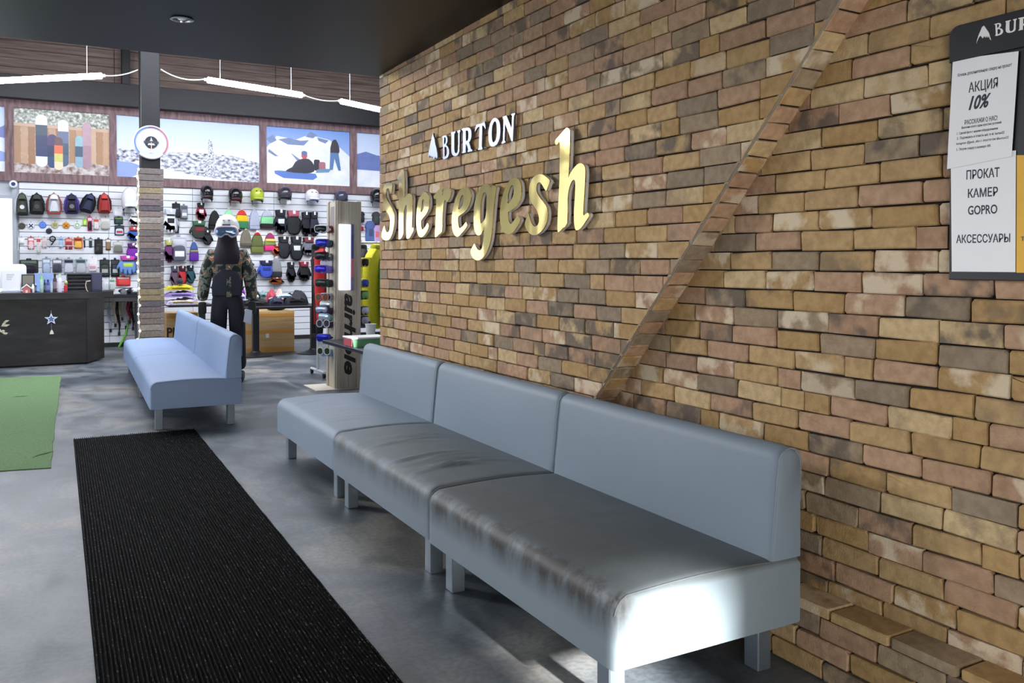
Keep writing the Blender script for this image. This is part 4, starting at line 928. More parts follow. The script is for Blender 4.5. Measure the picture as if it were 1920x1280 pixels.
# ---- left bay
backpack('olive black backpack with a white ring badge, leftmost of the top row', (30, 362, 53, 404), (52, 54, 50), (64, 68, 58), (196, 198, 204), (226, 226, 232))
backpack('plain black backpack, second from the left in the top row', (57, 363, 81, 402), (34, 34, 37), (46, 48, 46), (28, 28, 30), (70, 70, 64))
backpack('silver grey backpack with a red base, third in the top row', (89, 363, 113, 402), (170, 170, 176), (206, 206, 212), (150, 70, 64), None, (168, 60, 50))
backpack('black backpack with purple trim, fourth in the top row', (122, 364, 146, 401), (60, 48, 108), (26, 26, 30), (88, 70, 150), (110, 110, 116))
backpack('black harness pack hanging askew beside the red backpack', (148, 362, 171, 398), (30, 32, 48), (38, 44, 70), (22, 22, 26), None, None, .3)
backpack('red backpack at the right end of the top row', (184, 363, 206, 400), (176, 62, 58), (150, 46, 44), (40, 28, 30))
disc('dark olive round grip pad, leftmost in the pad row', (34, 417, 48, 430), (84, 84, 74), (60, 60, 54))
disc('white round grip pad with a black cross', (51, 416, 65, 430), (226, 228, 236), (40, 40, 60), 'cross')
disc('blue round grip pad', (73, 415, 87, 428), (86, 128, 220), (120, 160, 240))
disc('pale olive round grip pad with ridges', (96, 415, 110, 428), (196, 196, 150), (140, 140, 90), 'lines')
disc('orange round grip pad', (117, 416, 131, 429), (214, 150, 50), (180, 110, 30), 'cross')
disc('white round grip pad with a green mark and red edge', (138, 415, 152, 429), (232, 236, 232), (120, 190, 110))
disc('black round grip pad hanging below the others', (86, 427, 98, 439), (36, 36, 44), (54, 54, 62))
pack('lime green packet beside a pink and black one', (155, 409, 163, 423), (160, 220, 70), (200, 240, 120), None)
pack('pink and black slim packet with a white foot', (164, 404, 173, 433), (226, 84, 130), (34, 28, 34), (250, 230, 236))
pack('clear bagged accessory with a red header', (175, 408, 186, 431), (206, 200, 198), (220, 214, 208), (200, 80, 66))
pack('clear bagged hardware packet right of the red headed one', (188, 406, 207, 431), (214, 212, 206), (186, 186, 178), (232, 232, 232))
helmet('white helmet with a full face bar left of the column', (226, 352, 258, 392), (240, 240, 246), (228, 230, 238), (70, 76, 96), True, None, False)
pack('white round capped packet under the white helmet', (212, 390, 231, 406), (230, 234, 240), (240, 244, 248), None)
pack('black packet with a green print below the white cap', (214, 406, 231, 420), (34, 38, 44), (44, 70, 66), (120, 160, 90))
pack('black packet with silver hardware and a red spot', (215, 421, 233, 441), (40, 42, 54), (196, 200, 214), (60, 60, 70), extra=(190, 60, 66))
glove('white glove beside the string of lights', (243, 400, 260, 424), (236, 236, 240), (220, 222, 226))
glove('blue and red glove left of the column', (241, 426, 260, 450), (60, 92, 176), (200, 66, 70))
glove('purple mitten left of the column', (238, 456, 260, 486), (126, 44, 170), (96, 30, 110), True, None, True)
glove('sky blue glove with yellow piping and a pink cuff', (224, 479, 254, 514), (112, 150, 214), (196, 70, 170), False, (190, 220, 90))
wb = thing('wire_rack', 'white wire rack on the slat wall under the grip pads', 'rack', (W(34, 456).x, GY, W(96, 469).z))
rw, rh = W(156, 456).x-W(34, 456).x, W(96, 444).z-W(96, 469).z
WW = M((232, 234, 238), .4, .2, name='white_wire')
for k, q in enumerate(([(0, 0, rh), (rw, 0, rh)], [(.08, -.2, 0), (rw-.12, -.2, 0)], [(.08, -.2, .07), (rw-.12, -.2, .07)], [(0, 0, rh), (0, -.02, 0), (.08, -.2, 0)], [(rw, 0, rh), (rw, -.02, 0), (rw-.12, -.2, 0)])): MB().tube(q, .006, 5).link('rail', WW, wb, True)
for k in range(9): x = .1+(rw-.24)*k/8; MB().tube([(x, 0, 0), (x, -.2, 0), (x, -.2, .07)], .003, 5).link('wire', WW, wb)
SR = dict(group='small goods in the rack row')
pack('white packet at the left end of the wire rack', (35, 444, 46, 457), (236, 236, 240), (246, 246, 250), None, **SR)
pack('red and white striped packet in the wire rack', (52, 443, 64, 468), (208, 92, 92), (236, 200, 200), (240, 230, 230), **SR)
pack('tall white bottle shaped packet in the wire rack', (68, 443, 77, 476), (232, 230, 226), (214, 206, 196), (196, 70, 70), **SR)
pack('pale pink slim packet in the wire rack', (79, 444, 88, 465), (230, 206, 204), (206, 186, 190), None, **SR)
pack('pale blue bottle packet in the wire rack', (110, 444, 119, 465), (196, 214, 228), (168, 196, 222), (110, 150, 200), **SR)
pack('dark red blister packet in the wire rack', (122, 445, 136, 468), (196, 80, 76), (150, 56, 58), (230, 170, 150), **SR)
pack('orange blister packet at the right of the wire rack', (138, 444, 155, 466), (214, 110, 60), (240, 180, 80), (120, 50, 40), **SR)
pack('thin black wax pen beside the orange blister packet', (156, 444, 160, 464), (40, 44, 44), None, (150, 160, 150), **SR)
pack('thin dark green wax pen right of the black one', (167, 445, 173, 464), (46, 62, 62), None, (190, 206, 200), **SR)
pack('black leather wallet hanging with a cord', (177, 446, 193, 476), (34, 36, 38), (46, 48, 50), None, **SR)
pack('brown packet with a white foot', (198, 446, 208, 469), (134, 104, 84), (150, 120, 92), (226, 226, 226), **SR)
pack('grey bagged buckles packet right of the brown one', (212, 451, 231, 474), (186, 188, 180), (120, 124, 112), (210, 212, 206), **SR)
t, w, h = goods('cable_lock', 'black coiled cable lock hanging in the wire rack', 'lock', (91, 441, 106, 464))
pts = [(w*.36*math.cos(a), -.03-.002*k, h*.70+w*.36*math.sin(a)) for k, a in enumerate([2*math.pi*i/16 for i in range(33)])]
MB().tube(pts, .009, 6).link('coil', M((30, 30, 36), .4, name='lock_black'), t, True); MB().tube([pts[-1], (0, -.06, h*.35), (-w*.4, -.05, 0)], .011, 6).link('end', M((44, 44, 52), .4, name='lock_end'), t, True); MB().tube([(0, 0, h*.98), (0, -.06, h*.98)], .005, 5).link('peg', PEGM, t)
R4 = dict(group='packets in the lower row behind the counter')
pack('wide black bagged packet, leftmost in the lower row', (36, 485, 72, 512), (48, 50, 48), (40, 38, 48), (110, 124, 110), d=.05, **R4)
pack('blue grey hanging packet with a white header, lower row', (79, 482, 95, 514), (150, 164, 190), (176, 190, 212), (236, 238, 242), **R4)
pack('grey and black blister packet with white top tag', (98, 484, 117, 511), (128, 130, 138), (70, 70, 84), (240, 240, 244), **R4)
pack('clear silver blister packet with a dark header', (119, 483, 139, 513), (176, 178, 190), (206, 208, 216), (46, 44, 66), **R4)
pack('clear grey blister packet under a teal label', (141, 483, 162, 513), (166, 172, 180), (190, 194, 198), (60, 84, 92), **R4)
pack('white packet with a pink print in the lower row', (164, 482, 183, 510), (234, 230, 232), (226, 220, 224), None, extra=(206, 150, 164), **R4)
pack('black card with a grey cross shaped tool', (187, 484, 206, 519), (38, 42, 42), (60, 64, 62), (50, 60, 58), extra=(176, 178, 170), **R4)
pack('black card with silver rings right of the cross tool', (208, 484, 224, 519), (36, 42, 44), (46, 60, 62), (70, 70, 72), extra=(190, 196, 194), **R4)
pack('white packet above the counter end', (193, 521, 204, 546), (230, 232, 236), (214, 220, 224), None, **R4)
pack('white packet with green print above the counter end', (205, 521, 216, 545), (222, 230, 228), (206, 214, 212), (120, 160, 130), **R4)
pack('red blister packet with a white swoosh beside the lights', (218, 517, 245, 536), (200, 54, 56), (214, 70, 70), (230, 200, 200), **R4)
# ---- bay right of the column
glove('white glove with black straps right of the column', (308, 391, 330, 437), (228, 230, 238), (206, 210, 220), False, (40, 40, 48))
pack('black bundled straps packet high beside the column', (323, 379, 338, 408), (36, 36, 40), (54, 50, 58), None, cat='straps', name='strap_bundle', d=.05)
pack('grey rounded pouch right of the black straps', (338, 383, 352, 411), (118, 122, 134), (146, 150, 162), (90, 94, 106), cat='pouch', name='pouch', d=.05, extra=(226, 228, 234))
pack('long dark strap hanging below the black bundle', (329, 409, 336, 437), (46, 34, 48), (60, 40, 56), None, cat='straps', name='strap_bundle')
glove('black and red glove with white labels', (369, 380, 383, 413), (150, 40, 60), (28, 28, 32), False, (230, 230, 234))
glove('dark tartan mitten with green and red patches', (359, 414, 386, 447), (58, 62, 58), (64, 108, 76), True, (140, 44, 52))
beanie('plain black beanie left of the mannequin helmet', (391, 394, 413, 430), [((26, 24, 30), .22), ((32, 30, 36), 1)])
glove('dark mitten peeping out beside the mannequin', (380, 432, 395, 458), (40, 38, 46), (30, 30, 34), True)
glove('purple and pink glove hanging against the column edge', (309, 449, 323, 491), (112, 58, 110), (190, 186, 110))
pack('clear bag of grey goggles over a white card', (321, 441, 350, 492), (186, 188, 202), (92, 96, 112), (214, 216, 226), cat='goggle bag', name='goggle_bag', d=.06, extra=(244, 244, 248))
beanie('purple beanie with a beige band and blue crown', (355, 453, 372, 489), [((92, 44, 150), .44), ((150, 140, 110), .58), ((70, 96, 156), 1)])
glove('grey plum mitt with a white label, low beside the column', (320, 498, 333, 537), (104, 84, 104), (78, 76, 92), True, None, group='socks and mitts low on the bay')
glove('red mitt with a white label', (335, 498, 348, 532), (196, 50, 56), (70, 22, 36), True, None, group='socks and mitts low on the bay')
glove('teal and black mitt with a white label', (350, 497, 363, 530), (40, 82, 92), (26, 30, 44), True, None, group='socks and mitts low on the bay')
# ---- wide bay: helmets
helmet('black helmet with a red flash, left of the yellow one and first in the row', (373, 347, 398, 374), (26, 24, 28), (60, 28, 36), (30, 30, 34))
helmet('glossy black helmet with red straps above the mint beanie', (425, 352, 452, 378), (30, 27, 32), (70, 30, 38), (110, 34, 44))
helmet('lime yellow helmet in the helmet row', (466, 352, 492, 377), (186, 200, 62), (170, 184, 60), (44, 48, 90))
helmet('dark chrome helmet with a white price tag', (517, 350, 544, 374), (62, 60, 70), (40, 40, 50), (34, 34, 42), True, (230, 236, 230))
helmet('white helmet with blue lining in the helmet row', (569, 355, 595, 377), (240, 236, 244), (226, 226, 240), (74, 110, 186))
helmet('dark slate helmet behind the wooden tower', (623, 357, 648, 379), (68, 68, 88), (50, 50, 66), (40, 40, 50), False, None, False)
helmet('black helmet beside the brick corner', (690, 354, 714, 379), (26, 28, 30), (50, 50, 54), (28, 28, 32))
beanie('mint green beanie behind the mannequin helmet', (417, 393, 440, 431), [((130, 200, 150), .3), ((152, 224, 168), 1)])
beanie('red yellow green striped beanie', (441, 393, 465, 428), [((56, 128, 86), .36), ((238, 198, 30), .70), ((210, 56, 44), 1)])
beanie('pale grey long beanie', (467, 391, 486, 430), [((158, 168, 190), .16), ((176, 182, 204), 1)])
beanie('grey mint and black banded beanie', (488, 393, 512, 428), [((40, 30, 34), .24), ((140, 216, 158), .62), ((184, 188, 204), 1)])
glove('black glove with white finger patches', (515, 393, 535, 437), (40, 42, 54), (34, 36, 46), False, (226, 230, 240))
glove('black mitten with a pinkish cuff top', (537, 395, 561, 439), (36, 40, 42), (176, 92, 104), True)
glove('large black glove of a pair beside the tower', (565, 397, 580, 441), (34, 34, 42), (42, 44, 54))
glove('slate black glove, right one of the pair beside the tower', (580, 397, 595, 441), (48, 50, 66), (40, 42, 54), False, None, True)
beanie('olive brown beanie with a grey tag', (450, 430, 471, 462), [((88, 84, 72), .2), ((112, 106, 92), 1)])
beanie('olive green beanie with a red top and white tag', (470, 435, 494, 474), [((104, 112, 56), .3), ((92, 100, 54), .84), ((176, 30, 44), 1)])
beanie('pink beanie with yellow and green stripes', (495, 436, 517, 470), [((206, 46, 120), .3), ((128, 148, 74), .52), ((232, 196, 110), .66), ((150, 50, 98), 1)])
glove('orange glove fingers peeping under the pink beanie', (512, 458, 522, 478), (222, 96, 40), (150, 60, 40))
glove('black mitten with a white top label under the finger patch glove', (521, 443, 541, 483), (34, 36, 46), (30, 32, 40), True)
glove('black mitten with white side stripe, second under the helmets', (544, 443, 565, 487), (30, 36, 42), (34, 36, 46), True, (210, 212, 216))
glove('grey and maroon glove left of the wooden tower', (567, 445, 588, 479), (104, 106, 118), (110, 52, 62))
beanie('black striped beanie with a pompom', (460, 497, 481, 521), [((34, 34, 42), .3), ((110, 112, 124), .5), ((30, 30, 36), .75), ((224, 228, 230), 1)], (40, 22, 26))
glove('royal blue ribbed mitten', (486, 488, 510, 520), (70, 94, 204), (40, 44, 80), True, (50, 64, 150))
beanie('grey beanie with a dark hem beside the blue mitten', (507, 483, 528, 519), [((44, 46, 52), .26), ((146, 148, 152), 1)])
glove('rust brown mitt under the grey beanie', (507, 520, 527, 533), (150, 74, 34), (120, 58, 30), True)
glove('black glove with a white wrist label, low right', (538, 491, 551, 528), (32, 32, 42), (40, 40, 48))
glove('black glove with a red cuff, low right beside the red jacket', (560, 490, 578, 526), (34, 34, 36), (150, 46, 66))
# straps and leashes below the left bay shelf
sh = thing('wall_shelf', 'black shelf jutting out beside the counter end', 'shelf', (W(222, 560).x, GY, W(222, 556).z))
MB().rbox(-.32, .42, -.45, 0, 0, .05, .005, 1).link('board', M((36, 38, 46), .4, name='black_laminate'), sh)
for s in (-.25, .36): MB().plate([(0, 0), (.3, 0), (0, -.22)], 0, .02, 0, lambda u, v, d, s=s: (s+d, -u, v)).link('bracket', M((60, 62, 66), .4, name='bracket'), sh)
t = thing('folded_fleece', 'black and white fleece slung over the black wall shelf', 'clothing', (W(244, 556).x, GY-.22, W(222, 556).z+.05))
MB().ell((0, 0, .05), (.20, .18, .055), 14, 6, -.85).link('body', ramp_mat('black_white_fleece', [(.45, (30, 30, 34)), (.52, (226, 228, 232))], 6, interp='LINEAR', rough=.9), t, True)
MB().ell((-.13, -.16, .02), (.05, .06, .07), 10, 6).link('sleeve', M((120, 122, 130), .9, name='fleece_grey'), t, True)
for k, (x, ya, yb, c, lab) in enumerate(((214, 562, 612, (216, 204, 190), 'cream leash strap hanging under the wall shelf'), (221, 566, 628, (30, 30, 34), 'black leash strap hanging under the wall shelf'), (227, 566, 600, (176, 170, 140), 'khaki leash strap hanging under the wall shelf'), (234, 566, 616, (176, 178, 184), 'grey leash strap hanging under the wall shelf'), (241, 566, 606, (150, 36, 66), 'crimson leash strap hanging under the wall shelf'), (247, 566, 618, (40, 32, 40), 'dark plum leash strap hanging under the wall shelf'), (205, 575, 622, (170, 176, 196), 'pale ski pole strap beside the counter end'))):
    t, w, h = goods('leash_strap', lab, 'strap', (x-3, ya, x+3, yb), 'leash straps under the wall shelf')
    MB().tube([(-.01, -.01, h), (-.03, -.05, h*.7), (.02, -.05, h*.3), (.015, -.03, .02), (.03, -.045, h*.3), (.0, -.045, h*.72), (.005, -.01, h)], .012, 6).link('webbing', M(c, .8, name='leash_webbing'), t, True); MB().rbox(0, .035, -.045, -.02, -.01, .05, .004, 1).link('buckle', M((40, 40, 44), .4, name='buckle'), t)
t, w, h = goods('leash_strap', 'long lime green leash trailing diagonally to the floor', 'strap', (220, 606, 240, 655), 'leash straps under the wall shelf')
MB().tube([(w*.5, -.02, h), (w*.3, -.05, h*.6), (-w*.1, -.05, h*.3), (-w*.45, -.03, .01)], .018, 6).link('webbing', M((120, 206, 84), .7, name='lime_webbing'), t, True); MB().rbox(w*.5-.03, w*.5+.02, -.04, 0, h-.03, h+.05, .005, 1).link('clip', M((60, 150, 120), .4, name='clip'), t)
t, w, h = goods('tall_cabinet', 'narrow tall grey cabinet standing left of the column', 'cabinet', (253, 568, 264, 652))  # upright side panel of a shelf
MB().rbox(-w/2, w/2, -.42, 0, 0, h, .004, 1).link('panel', M((96, 98, 116), .6, name='grey_panel'), t); MB().rbox(w/2, w/2+.025, -.44, 0, 0, h, .004, 1).link('edge_strip', M((150, 92, 76), .6, name='wood_edge'), t)
# ================================================================== MANNEQUIN
def skin_mesh(name, verts, edges, radii, root=0, sub=1):
    me = bpy.data.meshes.new(name); me.from_pydata(verts, edges, [])
    ob = bpy.data.objects.new('tmp', me); COL.objects.link(ob)
    md = ob.modifiers.new('skin', 'SKIN'); md.use_smooth_shade = True
    sv = me.skin_vertices[0].data if me.skin_vertices else None
    if sv is None:
        me.attributes  # layer is made with the modifier below
    bpy.context.view_layer.update()
    if not me.skin_vertices:
        bm = bmesh.new(); bm.from_mesh(me); bm.verts.layers.skin.verify(); bm.to_mesh(me); bm.free()
    for i, r in enumerate(radii):
        me.skin_vertices[0].data[i].radius = r if isinstance(r, tuple) else (r, r)
        me.skin_vertices[0].data[i].use_root = (i == root)
    s = ob.modifiers.new('sub', 'SUBSURF'); s.levels = sub; s.render_levels = sub
    bpy.context.view_layer.update()
    out = bpy.data.meshes.new_from_object(ob.evaluated_get(bpy.context.evaluated_depsgraph_get())); bpy.data.objects.remove(ob); out.name = name
    return out
mp_ = onY(428, 700, 10.5)
mn = thing('mannequin', 'shop mannequin in a camouflage jacket, dark trousers, white helmet and goggles', 'mannequin', (mp_.x, 10.5, 0), math.radians(-16))
CAMO = ramp_mat('camouflage_cloth', [(0, (40, 44, 42)), (.40, (52, 60, 56)), (.47, (130, 136, 126)), (.54, (86, 98, 88)), (.60, (196, 110, 66)), (.65, (214, 206, 190)), (.72, (54, 58, 64))], 15, 'NOISE', .8, interp='CONSTANT', dist=.6, detail=2)
TROU = M((40, 40, 52), .75, var=.15, scale=18, bump=.3, name='dark_trousers'); MASK = M((38, 32, 42), .8, var=.15, scale=20, bump=.3, name='black_face_cloth')
def attach(me, mat, name, sm=True):
    me.materials.clear(); me.materials.append(mat); me.polygons.foreach_set('use_smooth', [True]*len(me.polygons)); return linko(name, me, mn)
V = [(0, 0, 1.0), (-.09, 0, .95), (-.11, -.01, .54), (-.12, .01, .12), (.09, 0, .95), (.11, -.02, .54), (.125, 0, .12), (0, 0, 1.12)]
attach(skin_mesh('trousers', V, [(0, 1), (1, 2), (2, 3), (0, 4), (4, 5), (5, 6), (0, 7)], [(.15, .12), (.115, .115), .095, .088, (.115, .115), .095, .088, (.15, .115)], 0, 2), TROU, 'trousers')
V = [(0, 0, 1.10), (0, 0, 1.25), (0, .0, 1.42), (0, .01, 1.53), (-.17, 0, 1.47), (-.24, -.01, 1.25), (-.27, -.04, 1.04), (-.275, -.06, .93), (.17, 0, 1.47), (.24, -.01, 1.25), (.27, -.04, 1.04), (.27, -.06, .93), (0, 0, 1.02)]
attach(skin_mesh('jacket', V, [(0, 1), (1, 2), (2, 3), (2, 4), (4, 5), (5, 6), (6, 7), (2, 8), (8, 9), (9, 10), (10, 11), (0, 12)], [(.185, .15), (.185, .15), (.19, .14), (.09, .09), .095, .080, .070, .062, .095, .080, .070, .062, (.19, .155)], 1, 2), CAMO, 'jacket')
MB().plate([(-.16, 1.0), (.165, 1.0), (.17, 1.14), (.14, 1.25), (.07, 1.30), (-.06, 1.30), (-.14, 1.24), (-.165, 1.12)], .08, .162, .03).link('bib_panel', M((44, 46, 60), .75, var=.15, scale=16, name='navy_bib'), mn, True)
MB().plate([(.0, .99), (.055, .99), (.05, 1.22), (.005, 1.22)], .14, .168, .004).link('zip_placket', CAMO, mn)
MB().ell((0, -.01, 1.66), (.105, .12, .16), 16, 10).link('head', MASK, mn, True)
MB().lathe([(.11, 1.40), (.145, 1.365), (.16, 1.42), (.15, 1.50), (.12, 1.58), (.105, 1.66), (.10, 1.70)], 18, c=(0, -.03, 0)).link('neck_gaiter', MASK, mn, True)
hb = MB(); 
for s in (1,): hb.ell((0, .0, 1.78), (.135, .15, .165), 20, 10, -.5, 1.0)
hm = hb.link('helmet', M((238, 238, 242), .15, var=.02, coat=.6, name='white_helmet'), mn, True)
MB().rbox(-.045, .045, -.152, -.12, 1.80, 1.825, .006, 1).link('helmet_vent', M((70, 74, 90), .5, name='vent'), hm)
for s in (-.03, .03): MB().rbox(s-.012, s+.012, -.145, -.11, 1.865, 1.872, .002, 1).link('helmet_slot', M((60, 60, 66), .5, name='slot'), hm)
go = MB().plate(smooth_poly([(-.125, 1.70), (-.06, 1.665), (-.015, 1.70), (.015, 1.70), (.06, 1.665), (.125, 1.70), (.13, 1.76), (.10, 1.80), (0, 1.81), (-.10, 1.80), (-.13, 1.76)]), .09, .165, .02).link('goggles', M((224, 204, 214), .4, name='goggle_frame'), mn, True)
MB().plate(smooth_poly([(-.108, 1.705), (-.06, 1.682), (-.015, 1.712), (.015, 1.712), (.06, 1.682), (.108, 1.705), (.112, 1.755), (.09, 1.785), (0, 1.792), (-.09, 1.785), (-.112, 1.755)]), .15, .174, .012).link('lens', M((120, 150, 190), .06, .7, .1, 8, name='mirror_lens'), go, True)
MB().tube([(-.125, -.08, 1.75), (-.135, .05, 1.76), (0, .15, 1.77), (.135, .05, 1.76), (.125, -.08, 1.75)], .02, 6).link('goggle_strap', MASK, go, True)
for s in (-1, 1):
    MB().rbox(s*.275-.042, s*.275+.042, -.11, -.01, .79, .93, .02, 2).link('glove', M((34, 36, 40), .7, name='mannequin_glove'), mn, True)
    MB().rbox(s*.12-.06, s*.12+.06, -.19, .11, .0, .12, .03, 2).link('boot', M((34, 34, 38), .5, name='boot'), mn, True)
MB().plate([(.18, .70), (.265, .67), (.28, .83), (.205, .855)], .12, .124).link('swing_tag', M((196, 206, 226), .5, name='swing_tag'), mn)
MB().tube([(.24, -.12, .85), (.25, -.10, .93)], .002, 4).link('tag_cord', M((40, 40, 40), .6, name='cord'), mn)
# ================================================================== TABLES, BOXES, CLOTHES
TB = M((34, 35, 40), .35, var=.08, scale=6, name='black_table')
def pedestal_table(label, x0, x1, y0, y1, z, legs):
    t = thing('display_table', label, 'table', ((x0+x1)/2, (y0+y1)/2, 0), 0, 'black display tables'); w, d = (x1-x0)/2, (y1-y0)/2
    MB().rbox(-w, w, -d, d, z-.035, z, .005, 1).link('table_top', TB, t)
    for lx in legs:
        MB().rbox(lx-w-.045 if False else lx-.045, lx+.045, -.045, .045, .03, z-.035, .004, 1).link('post', TB, t)
        MB().lathe([(.25, 0), (.25, .012), (.16, .03), (.07, .06), (.06, .08)], 24, c=(lx, 0, 0)).link('base', TB, t, True)
    return t
tz = .745
a, b_ = onY(448, 570, 13.1).x, onY(596, 568, 13.1).x
p1, p2 = onZ(480, 664, 0), onZ(590, 660, 0)
pedestal_table('black pedestal table with dark clothes right of the mannequin', a, b_, 12.75, 13.45, tz, [onY(479, 600, 13.1).x-(a+b_)/2, onY(588, 600, 13.1).x-(a+b_)/2])
c, d_ = onY(309, 572, 13.9).x, onY(400, 572, 13.9).x
pedestal_table('black table with folded bright clothes between column and mannequin', c+.06, d_, 13.85, 14.55, tz, [.2])
def folded(label, rect, Y, z0, c, stripe=None, group='folded clothes on the display tables', dep=.5, mat=None):
    x0, y0, x1, y1 = rect; a, b_ = onY(x0, (y0+y1)/2, Y).x, onY(x1, (y0+y1)/2, Y).x; zt = onY((x0+x1)/2, y0, Y).z; h = max(.03, zt-z0); w = b_-a
    t = thing('folded_garment', label, 'clothing', ((a+b_)/2, Y, z0), 0, group)
    rnd = random.Random(label); n = 14; m = 6; vs = []; fs = []
    for j in range(m+1):
        v = j/m
        for i in range(n+1):
            u = i/n; e = (math.sin(math.pi*u)**.35)*(math.sin(math.pi*min(1, .12+.88*v))**.35 if v < 1 else 0)
            vs.append(((u-.5)*w, dep*(v*.9), max(.0, h*e*(.82+.18*math.sin(7*u+rnd.random()*2+3*v)))))
    for j in range(m):
        for i in range(n): fs.append((j*(n+1)+i, j*(n+1)+i+1, (j+1)*(n+1)+i+1, (j+1)*(n+1)+i))
    base = len(vs); vs += [(x, y, 0) for x, y, z in vs[:base]]
    fs += [tuple(base+q for q in f[::-1]) for f in fs[:]]
    for i in range(n): fs.append((i+1, i, base+i, base+i+1))
    for j in range(m):
        fs.append((j*(n+1), (j+1)*(n+1), base+(j+1)*(n+1), base+j*(n+1))); fs.append(((j+1)*(n+1)+n, j*(n+1)+n, base+j*(n+1)+n, base+(j+1)*(n+1)+n))
    for i in range(n): fs.append((m*(n+1)+i, m*(n+1)+i+1, base+m*(n+1)+i+1, base+m*(n+1)+i))
    MB().add(vs, fs).link('body', mat or M(c, .85, **CLOTH), t, True, 60)
    MB().tube([(-w*.30, -.004, h*.35), (0, -.010, h*.42), (w*.32, -.004, h*.32)], .008, 5).link('fold', M(stripe or tuple(int(v*.8) for v in c), .85, name='garment_fold'), t, True)
    return zt
# left table: a stack in lilac, white and yellow
F1 = 13.9
z = folded('white print tee at the bottom of the bright stack', (312, 557, 374, 570), F1, tz+.001, (226, 220, 236), (214, 196, 60), mat=ramp_mat('white_print_cloth', [(.42, (240, 236, 244)), (.56, (190, 170, 220)), (.66, (222, 200, 70))], 7, rough=.85))
z = folded('lilac folded tee in the bright stack', (311, 544, 368, 557), F1+.02, z+.002, (172, 150, 214), (120, 110, 190))
z = folded('yellow folded tee on top of the bright stack', (312, 532, 366, 544), F1+.04, z+.002, (226, 210, 60), (190, 176, 40))
t = thing('cap', 'dark round cap lying on the yellow tee', 'cap', (onY(338, 535, 14.05).x, 14.1, z-.01)); MB().ell((0, 0, .05), (.05, .06, .05), 12, 7, -.9).link('crown', M((70, 74, 84), .8, name='cap_grey'), t, True); MB().rbox(-.045, .045, -.10, -.03, .01, .022, .004, 1).link('peak', M((50, 52, 60), .8, name='cap_peak'), t)
# right table: heaps of dark clothes
F2 = 12.80
zh = folded('black tray-like heap of clothes on the left of the pedestal table', (447, 556, 506, 569), F2, tz+.001, (40, 40, 44), (60, 56, 40), dep=.35)
folded('white and violet scarf at the mannequin side of the table', (443, 548, 462, 558), F2+.05, tz+(zh-tz)*.72, (190, 184, 226), (110, 70, 190), dep=.2)
folded('purple rolled scarf on the left heap', (447, 537, 460, 548), F2+.15, tz+(zh-tz)*.72+.05, (140, 46, 160), (110, 30, 130), dep=.2)
folded('black knit pile behind the small lime balls', (464, 541, 489, 557), F2+.1, tz+(zh-tz)*.75, (34, 36, 38), (30, 30, 34), dep=.24)
folded('mint striped scarf on the heap', (488, 543, 500, 554), F2+.1, tz+(zh-tz)*.75, (120, 150, 148), (60, 80, 80), dep=.22)
zn = folded('navy folded trousers in the middle of the table', (506, 553, 534, 569), F2, tz+.001, (44, 46, 66), (30, 32, 48), dep=.3)
folded('pale blue scarf across the dark trousers', (520, 550, 549, 558), F2+.05, tz+(zn-tz)*.72, (170, 192, 208), (120, 140, 160), dep=.2)
folded('red white folded top at the back of the table', (500, 539, 520, 553), F2+.35, tz+.001, (176, 70, 84), (236, 220, 224), dep=.25)
folded('peach folded top at the back of the table', (518, 538, 533, 552), F2+.36, tz+.001, (226, 190, 176), (240, 226, 216), dep=.25)
folded('black jersey heap on the right of the table', (534, 548, 577, 569), F2, tz+.001, (36, 38, 44), (30, 32, 36), dep=.35)
folded('dark folded jersey at the back right of the table', (534, 541, 579, 552), F2+.38, tz+.001, (42, 42, 48), (34, 34, 38), dep=.25)
for k, (x, c) in enumerate(((469, (200, 214, 96)), (474, (216, 224, 120)), (479, (226, 232, 200)), (484, (210, 216, 190)))):
    p = onY(x, 556, F2-.02)
    t = thing('pompom_ball', ('lime', 'pale lime', 'cream', 'off-white')[k]+' small knit ball on the dark clothes heap', 'ball', (p.x, F2+.03, tz+(zh-tz)*.78)); MB().ell((0, 0, .026), (.026, .026, .026), 10, 7).link('ball', M(c, .9, bump=.6, scale=120), t, True); MB().tube([(0, 0, .05), (.005, 0, .06)], .003, 5).link('loop', M(c, .9), t)
CARD = ramp_mat('orange_cardboard', [(.3, (190, 154, 104)), (.5, (206, 174, 126)), (.7, (192, 150, 94))], 3, 'NOISE', .7, (.4, 1, 6), 3)
def carton(label, rect, Y, dep, text=None):
    x0, y0, x1, y1 = rect; a, b_ = onY(x0, 610, Y).x, onY(x1, 610, Y).x; zt = onY(x0, y0, Y).z
    t = thing('carton', label, 'box', ((a+b_)/2, Y, 0), 0, 'cardboard cartons under the tables'); w = (b_-a)/2
    MB().rbox(-w, w, 0, dep, 0.0, zt, .004, 1).link('box', CARD, t)
    for k, f in ((0, .02), (1, .46), (2, .86)): MB().rbox(-w+.004, w-.004, -.002, .01, zt*f, zt*f+zt*.09, .001, 1).link('printed_stripe', M((208, 148, 72), .7, name='orange_print'), t)
    for s in (-1, 1): MB().rbox(s*w*.5-w*.49, s*w*.5+w*.49, .0, dep, zt, zt+.006, .002, 1).link('flap', CARD, t)
    MB().rbox(-w*.12, w*.0, -.004, 0, zt*.36, zt*.46, .001, 1).link('sticker', M((236, 236, 236), .6, name='sticker'), t)
    if text: o = linko('print', text_mesh('print', text, M((50, 48, 46), .7, name='carton_print'), w*1.05, zt*.26, .003, 0, .03), t); o.location = (-w*.98, -.001, zt*.36); MB().rbox(-w*.98, w*.2, -.004, 0, zt*.14, zt*.22, .001, 1).link('sticker', M((236, 236, 236), .6, name='sticker'), t)
    return t
carton('orange cardboard carton under the pedestal table', (455, 585, 552, 648), 13.55, .6)
